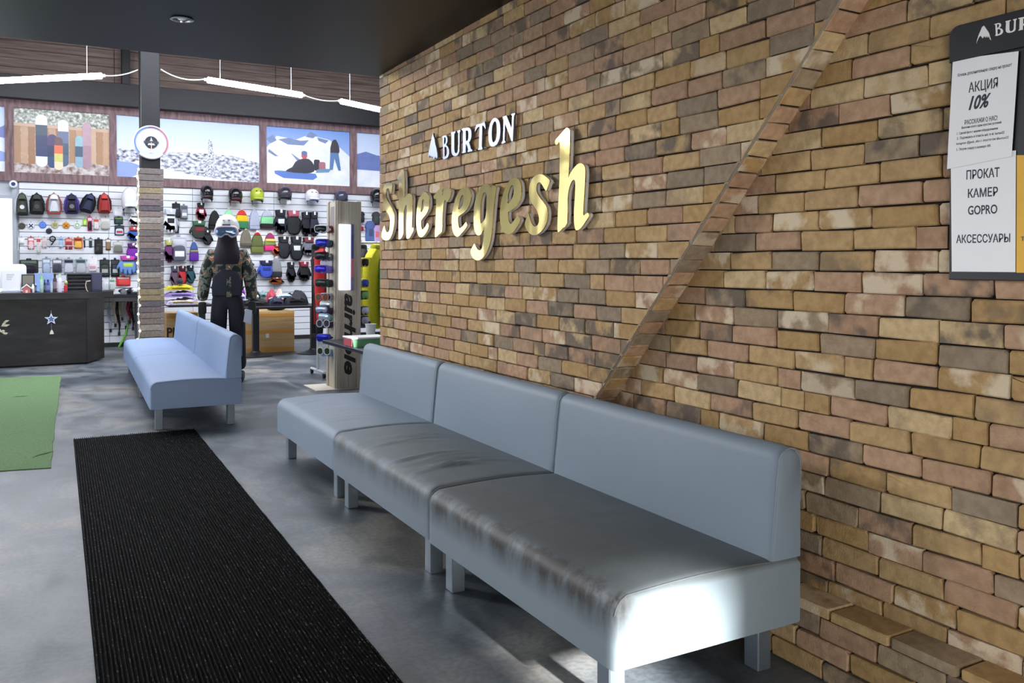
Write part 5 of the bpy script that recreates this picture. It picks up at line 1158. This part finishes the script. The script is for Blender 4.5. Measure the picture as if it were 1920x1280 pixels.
carton('cardboard carton printed PIN beside the column', (312, 588, 372, 648), 14.62, .5, 'PIN')
bg = thing('boot_bag', 'black padded bag slumped on the orange carton', 'bag', (onY(523, 590, 13.5).x, 13.55+.12, onY(455, 585, 13.55).z+.007)); MB().ell((0, 0, .08), (.20, .12, .085), 16, 8, -.95).link('body', M((34, 34, 42), .6, **CLOTH), bg, True)
MB().tube([(-.1, -.05, .15), (-.05, -.08, .21), (.06, -.08, .2), (.1, -.05, .14)], .012, 6).link('handle', M((50, 50, 56), .6, name='bag_handle'), bg, True); MB().rbox(-.02, .05, -.125, -.10, .08, .11, .004, 1).link('badge', M((220, 220, 224), .5, name='badge_white'), bg)
# ================================================================== WOODEN EYEWEAR TOWER
PINE = ramp_mat('pale_pine', [(.3, (176, 164, 148)), (.5, (194, 184, 168)), (.7, (208, 200, 186))], 3, 'NOISE', .6, (6, 6, .5), 5)
TY = 9.26; tx0, tx1 = 2.905, 3.175; th = onY(640, 372, TY).z; td = .34
tw = thing('eyewear_tower', 'tall pale pine display tower with airhole lettering and hanging eyewear', 'display stand', (0, 0, 0))
tw.rotation_euler = (0, math.radians(.45), 0); tw.location = (-.006, 0, 0)
MB().box(tx0+.02, tx1-.02, TY+.02, TY+td-.02, .03, th-.01).link('core', PINE, tw)
for a, b_ in ((tx0, tx0+.045), (tx1-.045, tx1)): MB().rbox(a, b_, TY-.005, TY+.02, .03, th, .003, 1).link('front_stile', PINE, tw)
fp = (tx1-tx0-.09)/2
for k in range(2): MB().rbox(tx0+.046+k*fp, tx0+.045+(k+1)*fp-.001, TY+.003, TY+.02, .03, th-.005, .002, 1).link('front_board', PINE, tw)
for a, b_ in ((TY+.02, TY+.06), (TY+td-.06, TY+td)): MB().rbox(tx0-.012, tx0+.02, a, b_, .03, th, .003, 1).link('side_stile', PINE, tw)
MB().rbox(tx0-.0, tx0+.02, TY+.06, TY+td-.06, .03, th-.01, .002, 1).link('side_board', M((206, 196, 176), .6, name='side_ply'), tw)
MB().rbox(tx1-.02, tx1+.01, TY+.02, TY+td, .03, th, .003, 1).link('side_board', PINE, tw)
MB().rbox(tx0-.23, tx1+.10, TY-.03, TY+td+.14, 0, .03, .004, 1).link('base_board', M((214, 206, 188), .6, name='base_ply'), tw)
INKB = M((46, 44, 44), .7, name='black_print')
# rotated lettering: reads downwards
def vtext(body, ptop, pbot, u0, u1):
    z1, z0 = onY(655, ptop, TY).z, onY(655, pbot, TY).z
    me = text_mesh('lettering', body, INKB, z1-z0, u1-u0, .002, .25, .035, lambda u, v, d: (u0+v, TY+.002-d, z1-u)); linko('lettering', me, tw)
vtext('airhole', 546, 698, tx0+.085, tx0+.215)
# glossy clear tube poster, its white glare put in as emission, and a colour strip
pz1, pz0 = onY(645, 416, TY).z, onY(645, 540, TY).z; ux = lambda px: onY(px, 470, TY-.02).x
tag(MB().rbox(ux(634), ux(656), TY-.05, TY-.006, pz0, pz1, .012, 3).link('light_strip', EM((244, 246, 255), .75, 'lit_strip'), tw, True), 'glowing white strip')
for k, (c, f0, f1) in enumerate((((96, 100, 150), 0, .16), ((74, 76, 140), .16, .52), ((196, 110, 130), .52, .80), ((120, 116, 160), .80, 1))):
    MB().rbox(ux(656), ux(663), TY-.012, TY-.006, pz1+(pz0-pz1)*f1, pz1+(pz0-pz1)*f0, .0015, 1).link('colour_strip', M(c, .4, var=.2, scale=20, name='poster_colour'), tw)
MB().plate([(.06, .30), (.2, .30), (.24, .05), (.10, .0), (.02, .12)], 0, .003, 0, lambda u, v, d: (tx0-.001-d, TY+td-.06-u, th-.36+v)).link('side_print', M((150, 140, 138), .6, name='grey_print'), tw)
def goggles(label, px, py, c, lens, w=.17, h=.085, side=-1, yoff=.1, group='goggles and glasses on the eyewear tower', shades=False, strap=None, turn=35):
    """eyewear on a peg of the tower, turned towards the left and the front (or right)"""
    X = tx0-.02 if side < 0 else tx1+.02
    p = onY(px, py, TY+yoff)
    if side < 0: p.x = min(p.x, tx0-.05)
    t = thing('sunglasses' if shades else 'goggles', label, 'eyewear', (p.x, TY+yoff, p.z), math.radians(-turn if side < 0 else turn), group)
    if shades:
        for s in (-1, 1):
            ol = rrect(s*w*.26-w*.21, -h*.45, s*w*.26+w*.21, h*.45, h*.35); MB().plate(ol, .0, .006, .002).link('lens', M(lens, .1, .3, name='shade_lens'), t)
            MB().tube([(x, -.005, z) for x, z in ol+ol[:1]], .0055, 5).link('rim', M(c, .35, name='shade_frame'), t, True)
            MB().tube([(s*w*.47, 0, h*.2), (s*w*.48, .10, h*.22), (s*w*.46, .13, h*.0)], .005, 5).link('temple', M(c, .35, name='shade_frame'), t, True)
        MB().tube([(-w*.06, -.004, h*.15), (w*.06, -.004, h*.15)], .005, 5).link('bridge', M(c, .35, name='shade_frame'), t)
    else:
        ol = smooth_poly([(-.5*w, .05*h), (-.42*w, -.42*h), (-.15*w, -.5*h), (0, -.28*h), (.15*w, -.5*h), (.42*w, -.42*h), (.5*w, .05*h), (.42*w, .45*h), (0, .5*h), (-.42*w, .45*h)])
        MB().plate(ol, -.02, .03, .01).link('frame', M(c, .45, name='goggle_body'), t, True)
        MB().plate([(x*.88, y*.8) for x, y in ol], .02, .037, .008).link('lens', M(lens, .08, .5, .1, 10, name='goggle_lens'), t, True)
        MB().tube([(-.49*w, .01, 0), (-.40*w, .08, -.005), (0, .10, -.01), (.40*w, .08, -.005), (.49*w, .01, 0)], .014, 6).link('strap', M(strap or c, .8, name='goggle_strap'), t, True)
EY = [
 ('white goggles with a black lens, topmost on the left of the tower', 600, 429, (226, 228, 236), (40, 44, 46), 0, None),
 ('dark red goggles inside the top of the tower side', 619, 430, (150, 66, 54), (70, 44, 40), 0, (60, 44, 46)),
 ('deep blue mirror goggles on the left of the tower', 602, 455, (60, 60, 110), (50, 60, 190), 0, (40, 110, 100)),
 ('slate goggles on the tower side below the red pair', 619, 457, (70, 72, 100), (90, 96, 150), 0, None),
 ('black goggles with a pale strap under the blue mirror pair', 600, 479, (30, 30, 34), (50, 50, 54), 0, (190, 196, 196)),
 ('grey camouflage goggles on the tower side', 615, 482, (120, 130, 136), (84, 90, 96), 0, None),
 ('white framed sunglasses between two dark pairs', 613, 494, (230, 232, 236), (170, 170, 176), 1, None),
 ('violet blue mirror goggles with a white glint', 600, 504, (120, 100, 200), (74, 50, 200), 0, (130, 120, 210)),
 ('lilac goggles beside the violet mirror pair', 617, 505, (130, 120, 206), (180, 176, 230), 0, None),
 ('dark green goggles over the red jacket', 601, 530, (40, 60, 52), (60, 66, 60), 0, None),
 ('graphite goggles on the tower side at mid height', 619, 531, (52, 56, 70), (80, 84, 96), 0, None),
 ('orange framed sunglasses sticking out at mid height', 601, 557, (214, 126, 90), (90, 60, 50), 1, None),
 ('pale blue banded goggles beside the orange glasses', 617, 556, (170, 186, 206), (40, 42, 50), 0, None),
 ('white goggles on the tower side below the blue band', 613, 571, (226, 230, 230), (196, 206, 206), 0, None),
 ('navy goggles with a white glint', 602, 580, (50, 54, 86), (190, 196, 220), 0, None),
 ('maroon and blue goggles on the tower side', 619, 583, (100, 46, 66), (70, 60, 120), 0, None),
 ('light blue goggles low on the tower', 610, 594, (150, 190, 210), (200, 214, 220), 0, None),
 ('white rimmed dark sunglasses low on the tower', 603, 606, (214, 216, 222), (90, 84, 100), 1, None),
 ('charcoal goggles beside the white rimmed glasses', 622, 607, (56, 60, 72), (70, 76, 90), 0, None),
 ('bright blue goggles above the small black table', 604, 633, (60, 70, 190), (52, 60, 206), 0, (50, 50, 60)),
 ('white sunglasses with a green lens, lowest on the tower', 604, 658, (236, 238, 240), (80, 96, 60), 1, None),
 ('sky blue goggles low beside the white green glasses', 622, 660, (120, 160, 216), (150, 190, 240), 0, (40, 44, 60)),
]
for k, (lab, px, py, c, ln, sh_, st) in enumerate(EY):
    inner = px > 609; goggles(lab, px+(0 if inner else 3), py, c, ln, .155, .085, -1, .20 if inner else .06, shades=bool(sh_), strap=st, turn=52 if inner else 40)
for k, (lab, py, c, ln) in enumerate((('yellow goggles, topmost on the right of the tower', 492, (214, 206, 70), (40, 42, 40)), ('yellow and blue goggles right of the tower', 531, (206, 204, 80), (70, 80, 180)), ('green lens goggles right of the tower', 553, (60, 84, 66), (130, 190, 110)), ('white strapped dark goggles right of the tower', 582, (36, 40, 44), (210, 214, 226)), ('black goggles, lowest on the right of the tower', 600, (40, 42, 50), (190, 186, 210)))):
    goggles(lab, 681, py, c, ln, .13, .10, 1, .08, turn=30)
for py in (429, 455, 482, 505, 531, 557, 582, 607, 633, 660):
    z = onY(615, py, TY).z; MB().tube([(tx0, TY+.2, z), (tx0-.08, TY+.2, z+.01)], .004, 5).link('peg', PEGM, tw)
# ================================================================== GARMENT RAIL
GX = 10.45
gr = thing('garment_rail', 'white garment rail with jackets behind the eyewear tower', 'rail', (0, GX, 0))
RLM = M((224, 226, 232), .3, .3, name='rail_white')
xa, xb = onY(592, 470, GX).x, 4.35; zr = onY(700, 455, GX).z
MB().tube([(xa, 0, zr), (xb, 0, zr)], .016, 8).link('top_bar', RLM, gr, True)
for x in (xa+.02, xb-.02):
    MB().tube([(x, 0, .07), (x, 0, zr)], .016, 8).link('upright', RLM, gr, True); MB().tube([(x, -.28, .07), (x, .28, .07)], .016, 8).link('foot', RLM, gr, True)
    for s in (-.26, .26): MB().lathe([(.03, -.014), (.035, 0), (.03, .014)], 12, c=(x, s, .035), axis='x').link('caster', M((30, 30, 32), .5, name='caster_black'), gr, True)
def jacket(label, px0, px1, py1, c, yaw=70, cuff=None, trim=None, wd=.52, dy=0):
    xm = onY((px0+px1)/2, 500, GX+dy).x; z0 = onY((px0+px1)/2, py1, GX).z; h = zr-.07-z0
    t = thing('jacket', label, 'jacket', (xm, GX+dy, z0), math.radians(yaw), 'jackets on the garment rail')
    body = smooth_poly([(-wd*.46, 0), (wd*.46, 0), (wd*.44, h*.5), (wd*.46, h*.82), (wd*.22, h*.97), (.07, h), (-.07, h), (-wd*.22, h*.97), (-wd*.46, h*.82), (-wd*.44, h*.5)])
    MB().plate(body, -.05, .055, .03).link('body', M(c, .7, **CLOTH), t, True)
    for s in (-1, 1):
        MB().tube([(s*wd*.38, 0, h*.86), (s*wd*.55, -.02, h*.55), (s*wd*.60, -.04, h*.22), (s*wd*.60, -.04, h*.06)], [.065, .062, .055, .045], 10).link('sleeve', M(trim or c, .7, **CLOTH), t, True)
        MB().tube([(s*wd*.60, -.04, h*.06), (s*wd*.60, -.04, h*.0)], [.046, .042], 10).link('cuff', M(cuff or tuple(int(v*.6) for v in c), .7, name='cuff'), t, True)
    MB().rbox(-.09, .09, -.05, .05, h-.05, h+.05, .03, 2).link('collar', M(tuple(int(v*.85) for v in c), .7, name='collar'), t, True)
    MB().rbox(-.006, .006, -.058, -.05, .03, h-.08, .002, 1).link('zip', M((30, 30, 30), .5, name='zip'), t)
    MB().tube([(0, 0, h+.04), (0, 0, zr-z0+.016), (0, .02, zr-z0+.03)], .004, 5).link('hanger_hook', PEGM, t)
    MB().tube([(-wd*.34, 0, h*.9), (0, 0, h+.03), (wd*.34, 0, h*.9)], .008, 5).link('hanger', PEGM, t)
jacket('black jacket at the left end of the garment rail', 591, 593, 622, (28, 30, 34), 74, None, None, .44)
jacket('bright red jacket peeping out left of the eyewear tower', 600, 602, 605, (206, 44, 46), 66, (40, 20, 22))
jacket('navy jacket hidden mostly behind the eyewear tower', 640, 642, 600, (40, 44, 70), 70)
jacket('dark jacket with yellow panels right of the tower', 678, 681, 606, (44, 42, 52), 62, None, (196, 190, 60))
jacket('bright yellow jacket right of the tower by the brick corner', 705, 707, 606, (222, 214, 42), 40, (44, 42, 70), None, .5, -.14)
jacket('green jacket behind the yellow one', 722, 724, 608, (70, 150, 84), 60)
jacket('teal jacket tucked at the brick corner', 734, 736, 606, (50, 110, 120), 66)
# tops hanging on the slat wall above the rail
for lab, rect, c, tr in (('black top hanging on the slat wall right of the tower', (672, 397, 683, 416), (40, 40, 44), (50, 50, 56)), ('slate blue printed top on the slat wall by the brick corner', (684, 414, 703, 452), (84, 106, 160), (70, 80, 110)), ('floral pink and lilac top beside the brick corner', (697, 422, 714, 452), (196, 160, 206), (206, 110, 110)), ('dark patterned short top hung high by the brick corner', (697, 397, 712, 420), (70, 62, 66), (60, 84, 76)), ('tiny crimson top showing right of the tower', (673, 424, 681, 432), (196, 40, 66), (160, 30, 50))):
    t, w, h = goods('hanging_top', lab, 'clothing', rect, 'tops hanging beside the brick corner'); part(t, 'body', smooth_poly(U([(.1,0),(.9,0),(.88,.6),(1.0,.7),(.8,.95),(.6,1),(.4,1),(.2,.95),(0,.7),(.12,.6)], w, h)), c, .01, .09, .02, **CLOTH); part(t, 'print', U([(.3,.25),(.7,.25),(.7,.6),(.3,.6)], w, h), tr, .085, .094, .002); peg(t, w, h, .05)
# ================================================================== SMALL TABLE BEHIND THE SOFA END
st = thing('side_table', 'small black topped side table behind the end of the long sofa', 'table', (2.63, 7.42, 0))
ztb = .585
MB().rbox(0, .80, 0, 1.45, ztb-.035, ztb, .004, 1).link('table_top', M((48, 50, 58), .3, name='side_table_top'), st)
for x in (.30, .52):
    for y in (.30, 1.08): MB().rbox(x, x+.045, y, y+.045, 0, ztb-.035, .003, 1).link('leg', M((226, 228, 232), .4, name='white_leg'), st)
pb = onZ(663, 651, ztb)
bx = thing('tissue_box', 'green box with a white lid on the small side table', 'box', (max(pb.x, 2.665), pb.y+.13, ztb))
MB().add([(-.0,-.12,0),(.30,-.12,0),(.30,.10,0),(0,.10,0),(-.02,-.14,.075),(.32,-.14,.075),(.32,.12,.075),(-.02,.12,.075)], [(0,3,2,1),(4,5,6,7),(0,1,5,4),(1,2,6,5),(2,3,7,6),(3,0,4,7)]).link('body', M((110, 168, 124), .5, var=.12, scale=10, name='green_card'), bx)
MB().rbox(-.03, .33, -.15, .13, .075, .092, .004, 1).link('lid', M((240, 240, 240), .4, name='white_lid'), bx); MB().rbox(-.024, -.019, -.13, .11, .005, .075, .001, 1).link('end_print', M((206, 90, 100), .5, name='red_end'), bx)
cp = thing('paper_cup', 'white paper cup standing behind the green box', 'cup', (onZ(695, 634, ztb).x, onZ(695, 634, ztb).y, ztb))
MB().lathe([(.040, 0), (.056, .145), (.060, .148), (.060, .153), (.052, .153), (.038, .012), (.001, .012)], 22).link('cup', M((240, 241, 244), .5, name='paper_white'), cp, True); MB().lathe([(.0415, .004), (.042, .012), (.0405, .012)], 22).link('foot_ring', M((222, 224, 228), .5, name='paper_foot'), cp)
# ================================================================== COUNTER AND WHAT STANDS ON IT
CT = ramp_mat('black_stained_wood', [(.3, (24, 23, 25)), (.6, (40, 39, 42)), (.75, (58, 57, 60))], 3, 'NOISE', .42, (1, 1, 4), 7)
ct = thing('counter', 'black stained wooden sales counter at the left', 'counter', (0, 0, 0))
cz = onY(60, 561, 13.13).z; xe = onY(163, 640, 13.2).x; zt_ = onY(60, 549, 13.13).z
MB().rbox(-2.2, xe, 13.2, 13.85, 0.02, cz, .006, 1).link('front', CT, ct)
MB().add([(xe, 13.2, .02), (xe+.25, 13.75, .02), (xe+.1, 13.85, .02), (xe, 13.85, .02), (xe, 13.2, cz), (xe+.25, 13.75, cz), (xe+.1, 13.85, cz), (xe, 13.85, cz)], [(0,3,2,1),(4,5,6,7),(0,1,5,4),(1,2,6,5),(2,3,7,6),(3,0,4,7)]).link('end_panel', CT, ct)
MB().plate([(-2.2, 13.10), (xe+.10, 13.10), (xe+.36, 13.55), (xe+.36, 13.95), (-2.2, 13.95)], 0, zt_-cz, .006, lambda u, v, d: (u, v, cz+d)).link('worktop', CT, ct)
MB().box(-2.2, xe-.02, 13.22, 13.8, 0, .02).link('plinth', M((16, 16, 18), .6, name='counter_plinth'), ct)
def onc(px, Y): return onY(px, 545, Y).x
z0 = zt_+.0005
sd = M((176, 190, 216), .25, .8, name='star_silver')
def star(r, r2=.42): return [((r if k % 2 == 0 else r*r2)*math.sin(math.pi*k/5), (r if k % 2 == 0 else r*r2)*math.cos(math.pi*k/5)) for k in range(10)]
p = onY(96, 598, 13.19)
so = thing('star_ornament', 'silver blue star ornament with tassel on the counter front', 'ornament', (p.x, 13.199, p.z))
q = star(.085); linko('star', curve_mesh('star', [q, [(x*.55, y*.55) for x, y in q]], .014, sd, 0, lambda u, v, d: (u, -d, v)), so)
linko('inner_star', curve_mesh('inner_star', [[(x*.42, y*.42) for x, y in q]], .01, M((96, 116, 180), .3, .5, name='star_blue'), 0, lambda u, v, d: (u, -d, v)), so)
MB().tube([(0, -.007, .08), (0, -.007, .12)], .003, 5).link('loop', sd, so); MB().tube([(0, -.007, -.06), (.004, -.007, -.15)], .003, 5).link('cord', sd, so); MB().lathe([(.004, .0), (.018, -.02), (.026, -.055), (.001, -.056)], 10, c=(.004, -.008, -.145)).link('tassel', M((206, 204, 190), .5, name='tassel'), so, True)
p = onY(1, 612, 13.19)
fo = thing('leaf_ornament', 'cream leaf garland ornament at the left edge of the counter front', 'ornament', (p.x, 13.199, p.z))
for k in range(9):
    a = random.uniform(-1.2, 1.6); L_ = random.uniform(.05, .09); x, zq = random.uniform(-.06, .035), random.uniform(-.12, .08)
    MB().plate([(x, zq), (x+L_*.5*math.cos(a)-.016*math.sin(a), zq+L_*.5*math.sin(a)+.016*math.cos(a)), (x+L_*math.cos(a), zq+L_*math.sin(a)), (x+L_*.5*math.cos(a)+.016*math.sin(a), zq+L_*.5*math.sin(a)-.016*math.cos(a))], 0, .012+.002*k, .004, None, 1).link('leaf', M((206, 204, 176), .5, name='cream_leaf'), fo)
# monitor, card, laptop
mo = thing('monitor', 'white backed desktop monitor at the left end of the counter', 'monitor', (onc(14, 13.6), 13.6, z0)); hm_ = onY(20, 495, 13.6).z-z0; wm = onc(50, 13.6)-onc(14, 13.6)
MB().plate(rrect(-wm*1.3, .05, wm, hm_, .05), -.02, .02, .01).link('back_shell', M((236, 238, 242), .3, name='white_shell'), mo, True); MB().rbox(-.08, .08, -.06, .14, 0, .012, .004, 1).link('foot', M((200, 204, 210), .3, .6, name='alu_foot'), mo); MB().rbox(-.04, .04, .02, .04, .012, .2, .004, 1).link('stand', M((200, 204, 210), .3, .6, name='alu_foot'), mo); MB().plate(rrect(wm*.72, .10, wm*.86, .115, .006), .018, .024).link('mark', M((90, 90, 96), .4, name='mark'), mo)
nt_ = thing('notice_card', 'white notice card standing in a clear holder on the counter', 'card', (onc(21, 13.3), 13.3, z0)); hn = onY(20, 507, 13.3).z-z0; wn = (onc(39, 13.3)-onc(5, 13.3))/2
MB().rbox(-wn, wn, -.012, -.006, .03, hn, .002, 1).link('card', PAP, nt_); MB().rbox(-wn-.01, wn+.01, -.05, .03, 0, .03, .003, 1).link('holder', M((150, 160, 180), .2, name='holder_plastic'), nt_)
for k in range(3): MB().rbox(-wn*.5, wn*(.35-.15*k), -.0135, -.012, hn*(.78-.1*k), hn*(.78-.1*k)+.02, .0003, 1).link('print', M((206, 206, 212), .7, name='pale_print'), nt_)
la = thing('terminal_screen', 'small black screen angled beside the notice card', 'screen', (onc(53, 13.5), 13.5, z0)); hl = onY(52, 514, 13.5).z-z0; wl = (onc(65, 13.5)-onc(40, 13.5))/2
MB().rbox(-wl, wl, -.015, .015, .04, hl, .006, 1).link('housing', M((26, 30, 30), .3, name='screen_black'), la); MB().rbox(-wl+.012, wl-.012, -.018, -.014, .06, hl-.015, .002, 1).link('display', M((14, 20, 18), .1, name='dark_display'), la); MB().rbox(-.05, .05, -.06, .06, 0, .04, .006, 1).link('foot', M((34, 36, 38), .4, name='screen_foot'), la)
bp_ = thing('display_box', 'pale blue open display box behind the small goods', 'box', (onc(82, 13.7), 13.7, z0)); wb_ = (onc(100, 13.7)-onc(64, 13.7))/2; hb_ = onY(80, 512, 13.7).z-z0
BLU = M((150, 176, 220), .4, name='pale_blue_card')
MB().rbox(-wb_, wb_, .06, .07, 0, hb_, .002, 1).link('back', BLU, bp_); MB().rbox(-wb_, wb_, -.06, .06, 0, .02, .002, 1).link('tray', BLU, bp_)
for s in (-1, 1): MB().rbox(s*wb_-.005, s*wb_+.005, -.06, .06, .02, hb_*.6, .002, 1).link('side', BLU, bp_)
ho = thing('toy_house', 'tiny pink house figurine with a white roof on the counter', 'figurine', (onc(50, 13.2), 13.2, z0))
MB().plate([(-.045, 0), (.045, 0), (.045, .06), (0, .10), (-.045, .06)], -.03, .03, .002).link('walls', M((206, 120, 116), .6, name='pink_clay'), ho)
for s in (-1, 1): MB().plate([(0, .098), (s*.065, .044), (s*.065, .060), (0, .118)], -.036, .036, .002).link('roof', M((240, 236, 236), .6, name='white_icing'), ho)
MB().rbox(-.012, .012, -.033, -.028, 0, .035, .001, 1).link('door', M((240, 220, 214), .6, name='icing_door'), ho)
def bottle(label, px, wpx, ptop, c, cap, Y=13.25):
    s = (onc(px+wpx/2, Y)-onc(px-wpx/2, Y))/2; h = onY(px, ptop, Y).z-z0
    t = thing('bottle', label, 'bottle', (onc(px, Y), Y, z0), 0, 'small bottles on the counter')
    MB().lathe([(s*.95, 0), (s, .006), (s, h*.72), (s*.6, h*.80), (s*.5, h*.84)], 14).link('body', M(c, .35, name='bottle_body'), t, True); MB().lathe([(s*.62, h*.82), (s*.62, h), (.001, h)], 12).link('cap', M(cap, .4, name='bottle_cap'), t, True); MB().lathe([(s*1.01, h*.2), (s*1.02, h*.22), (s*1.02, h*.55), (s*1.01, h*.57)], 14).link('label_band', M(tuple(min(255, int(v*.6+90)) for v in c), .5, name='bottle_label'), t, True)
bottle('white tube bottle beside the toy house', 62, 5, 532, (236, 234, 240), (240, 240, 244)); bottle('dark green slim bottle right of the white tube', 67, 4, 531, (40, 66, 60), (220, 214, 226))
bottle('pale green bottle with a lime cap', 78, 7, 517, (150, 190, 170), (160, 216, 90)); bottle('black slim bottle between green and navy bottles', 84, 4, 524, (30, 32, 46), (40, 42, 60)); bottle('navy bottle with a pale label', 90, 7, 524, (60, 72, 130), (50, 60, 110))
bottle('clear grey bottle in the middle of the counter row', 97, 5, 526, (176, 190, 196), (200, 206, 210)); bottle('brown glass bottle with a dark cap', 103, 7, 513, (74, 54, 62), (36, 34, 40)); bottle('white lilac bottle right of the brown one', 112, 9, 514, (220, 212, 230), (196, 220, 196))
tr_ = thing('letter_tray', 'black stacked letter tray unit on the counter', 'tray', (onc(150, 13.5), 13.5, z0)); wt = (onc(172, 13.5)-onc(122, 13.5))/2; ht = onY(150, 513, 13.5).z-z0
DG = M((52, 56, 68), .35, name='tray_black')
MB().rbox(-wt, -wt+.012, -.15, .15, 0, ht, .003, 1).link('side', DG, tr_); MB().rbox(wt-.012, wt, -.15, .15, 0, ht, .003, 1).link('side', DG, tr_); MB().rbox(-wt, wt, .138, .15, 0, ht, .003, 1).link('back', DG, tr_)
for k in range(5): MB().rbox(-wt+.012, wt-.012, -.15, .138, ht*k/5, ht*k/5+.014, .003, 1).link('shelf', DG, tr_)
MB().rbox(-wt, wt, -.16, .15, ht-.012, ht+.01, .004, 1).link('lid', DG, tr_)
bx2 = thing('terminal_box', 'navy box standing at the right end of the counter', 'box', (onc(181, 13.4), 13.4, z0)); wq = (onc(191, 13.4)-onc(171, 13.4))/2; hq = onY(181, 511, 13.4).z-z0
MB().rbox(-wq, wq, -.08, .1, 0, hq, .005, 1).link('case', M((58, 60, 82), .4, name='navy_case'), bx2); MB().rbox(-wq*.8, wq*.8, -.084, -.08, hq*.1, hq*.9, .002, 1).link('panel', M((66, 68, 92), .4, name='navy_panel'), bx2)
bx3 = thing('red_ornament', 'red and gold trinket hanging on the letter tray side', 'ornament', (onc(123, 13.3), 13.3, z0)); MB().rbox(-.022, .022, -.02, .02, 0, .09, .006, 1).link('red_block', M((190, 40, 60), .4, name='trinket_red'), bx3); MB().ell((.006, 0, .12), (.024, .02, .035), 10, 6).link('gold_top', M((190, 176, 110), .35, .4, name='trinket_gold'), bx3, True)
kc = thing('card_holder', 'black card holder with a pale curved strip on the counter', 'holder', (onc(165, 13.2), 13.2, z0)); MB().rbox(-.035, .045, -.01, .03, 0, .16, .005, 1).link('block', M((22, 22, 26), .4, name='holder_black'), kc); MB().tube([(.03, -.015, .15), (-.02, -.02, .14), (-.03, -.02, .09), (-.015, -.02, .02), (.0, -.02, .006)], .006, 5).link('strip', M((216, 200, 190), .5, name='pale_strip'), kc, True)
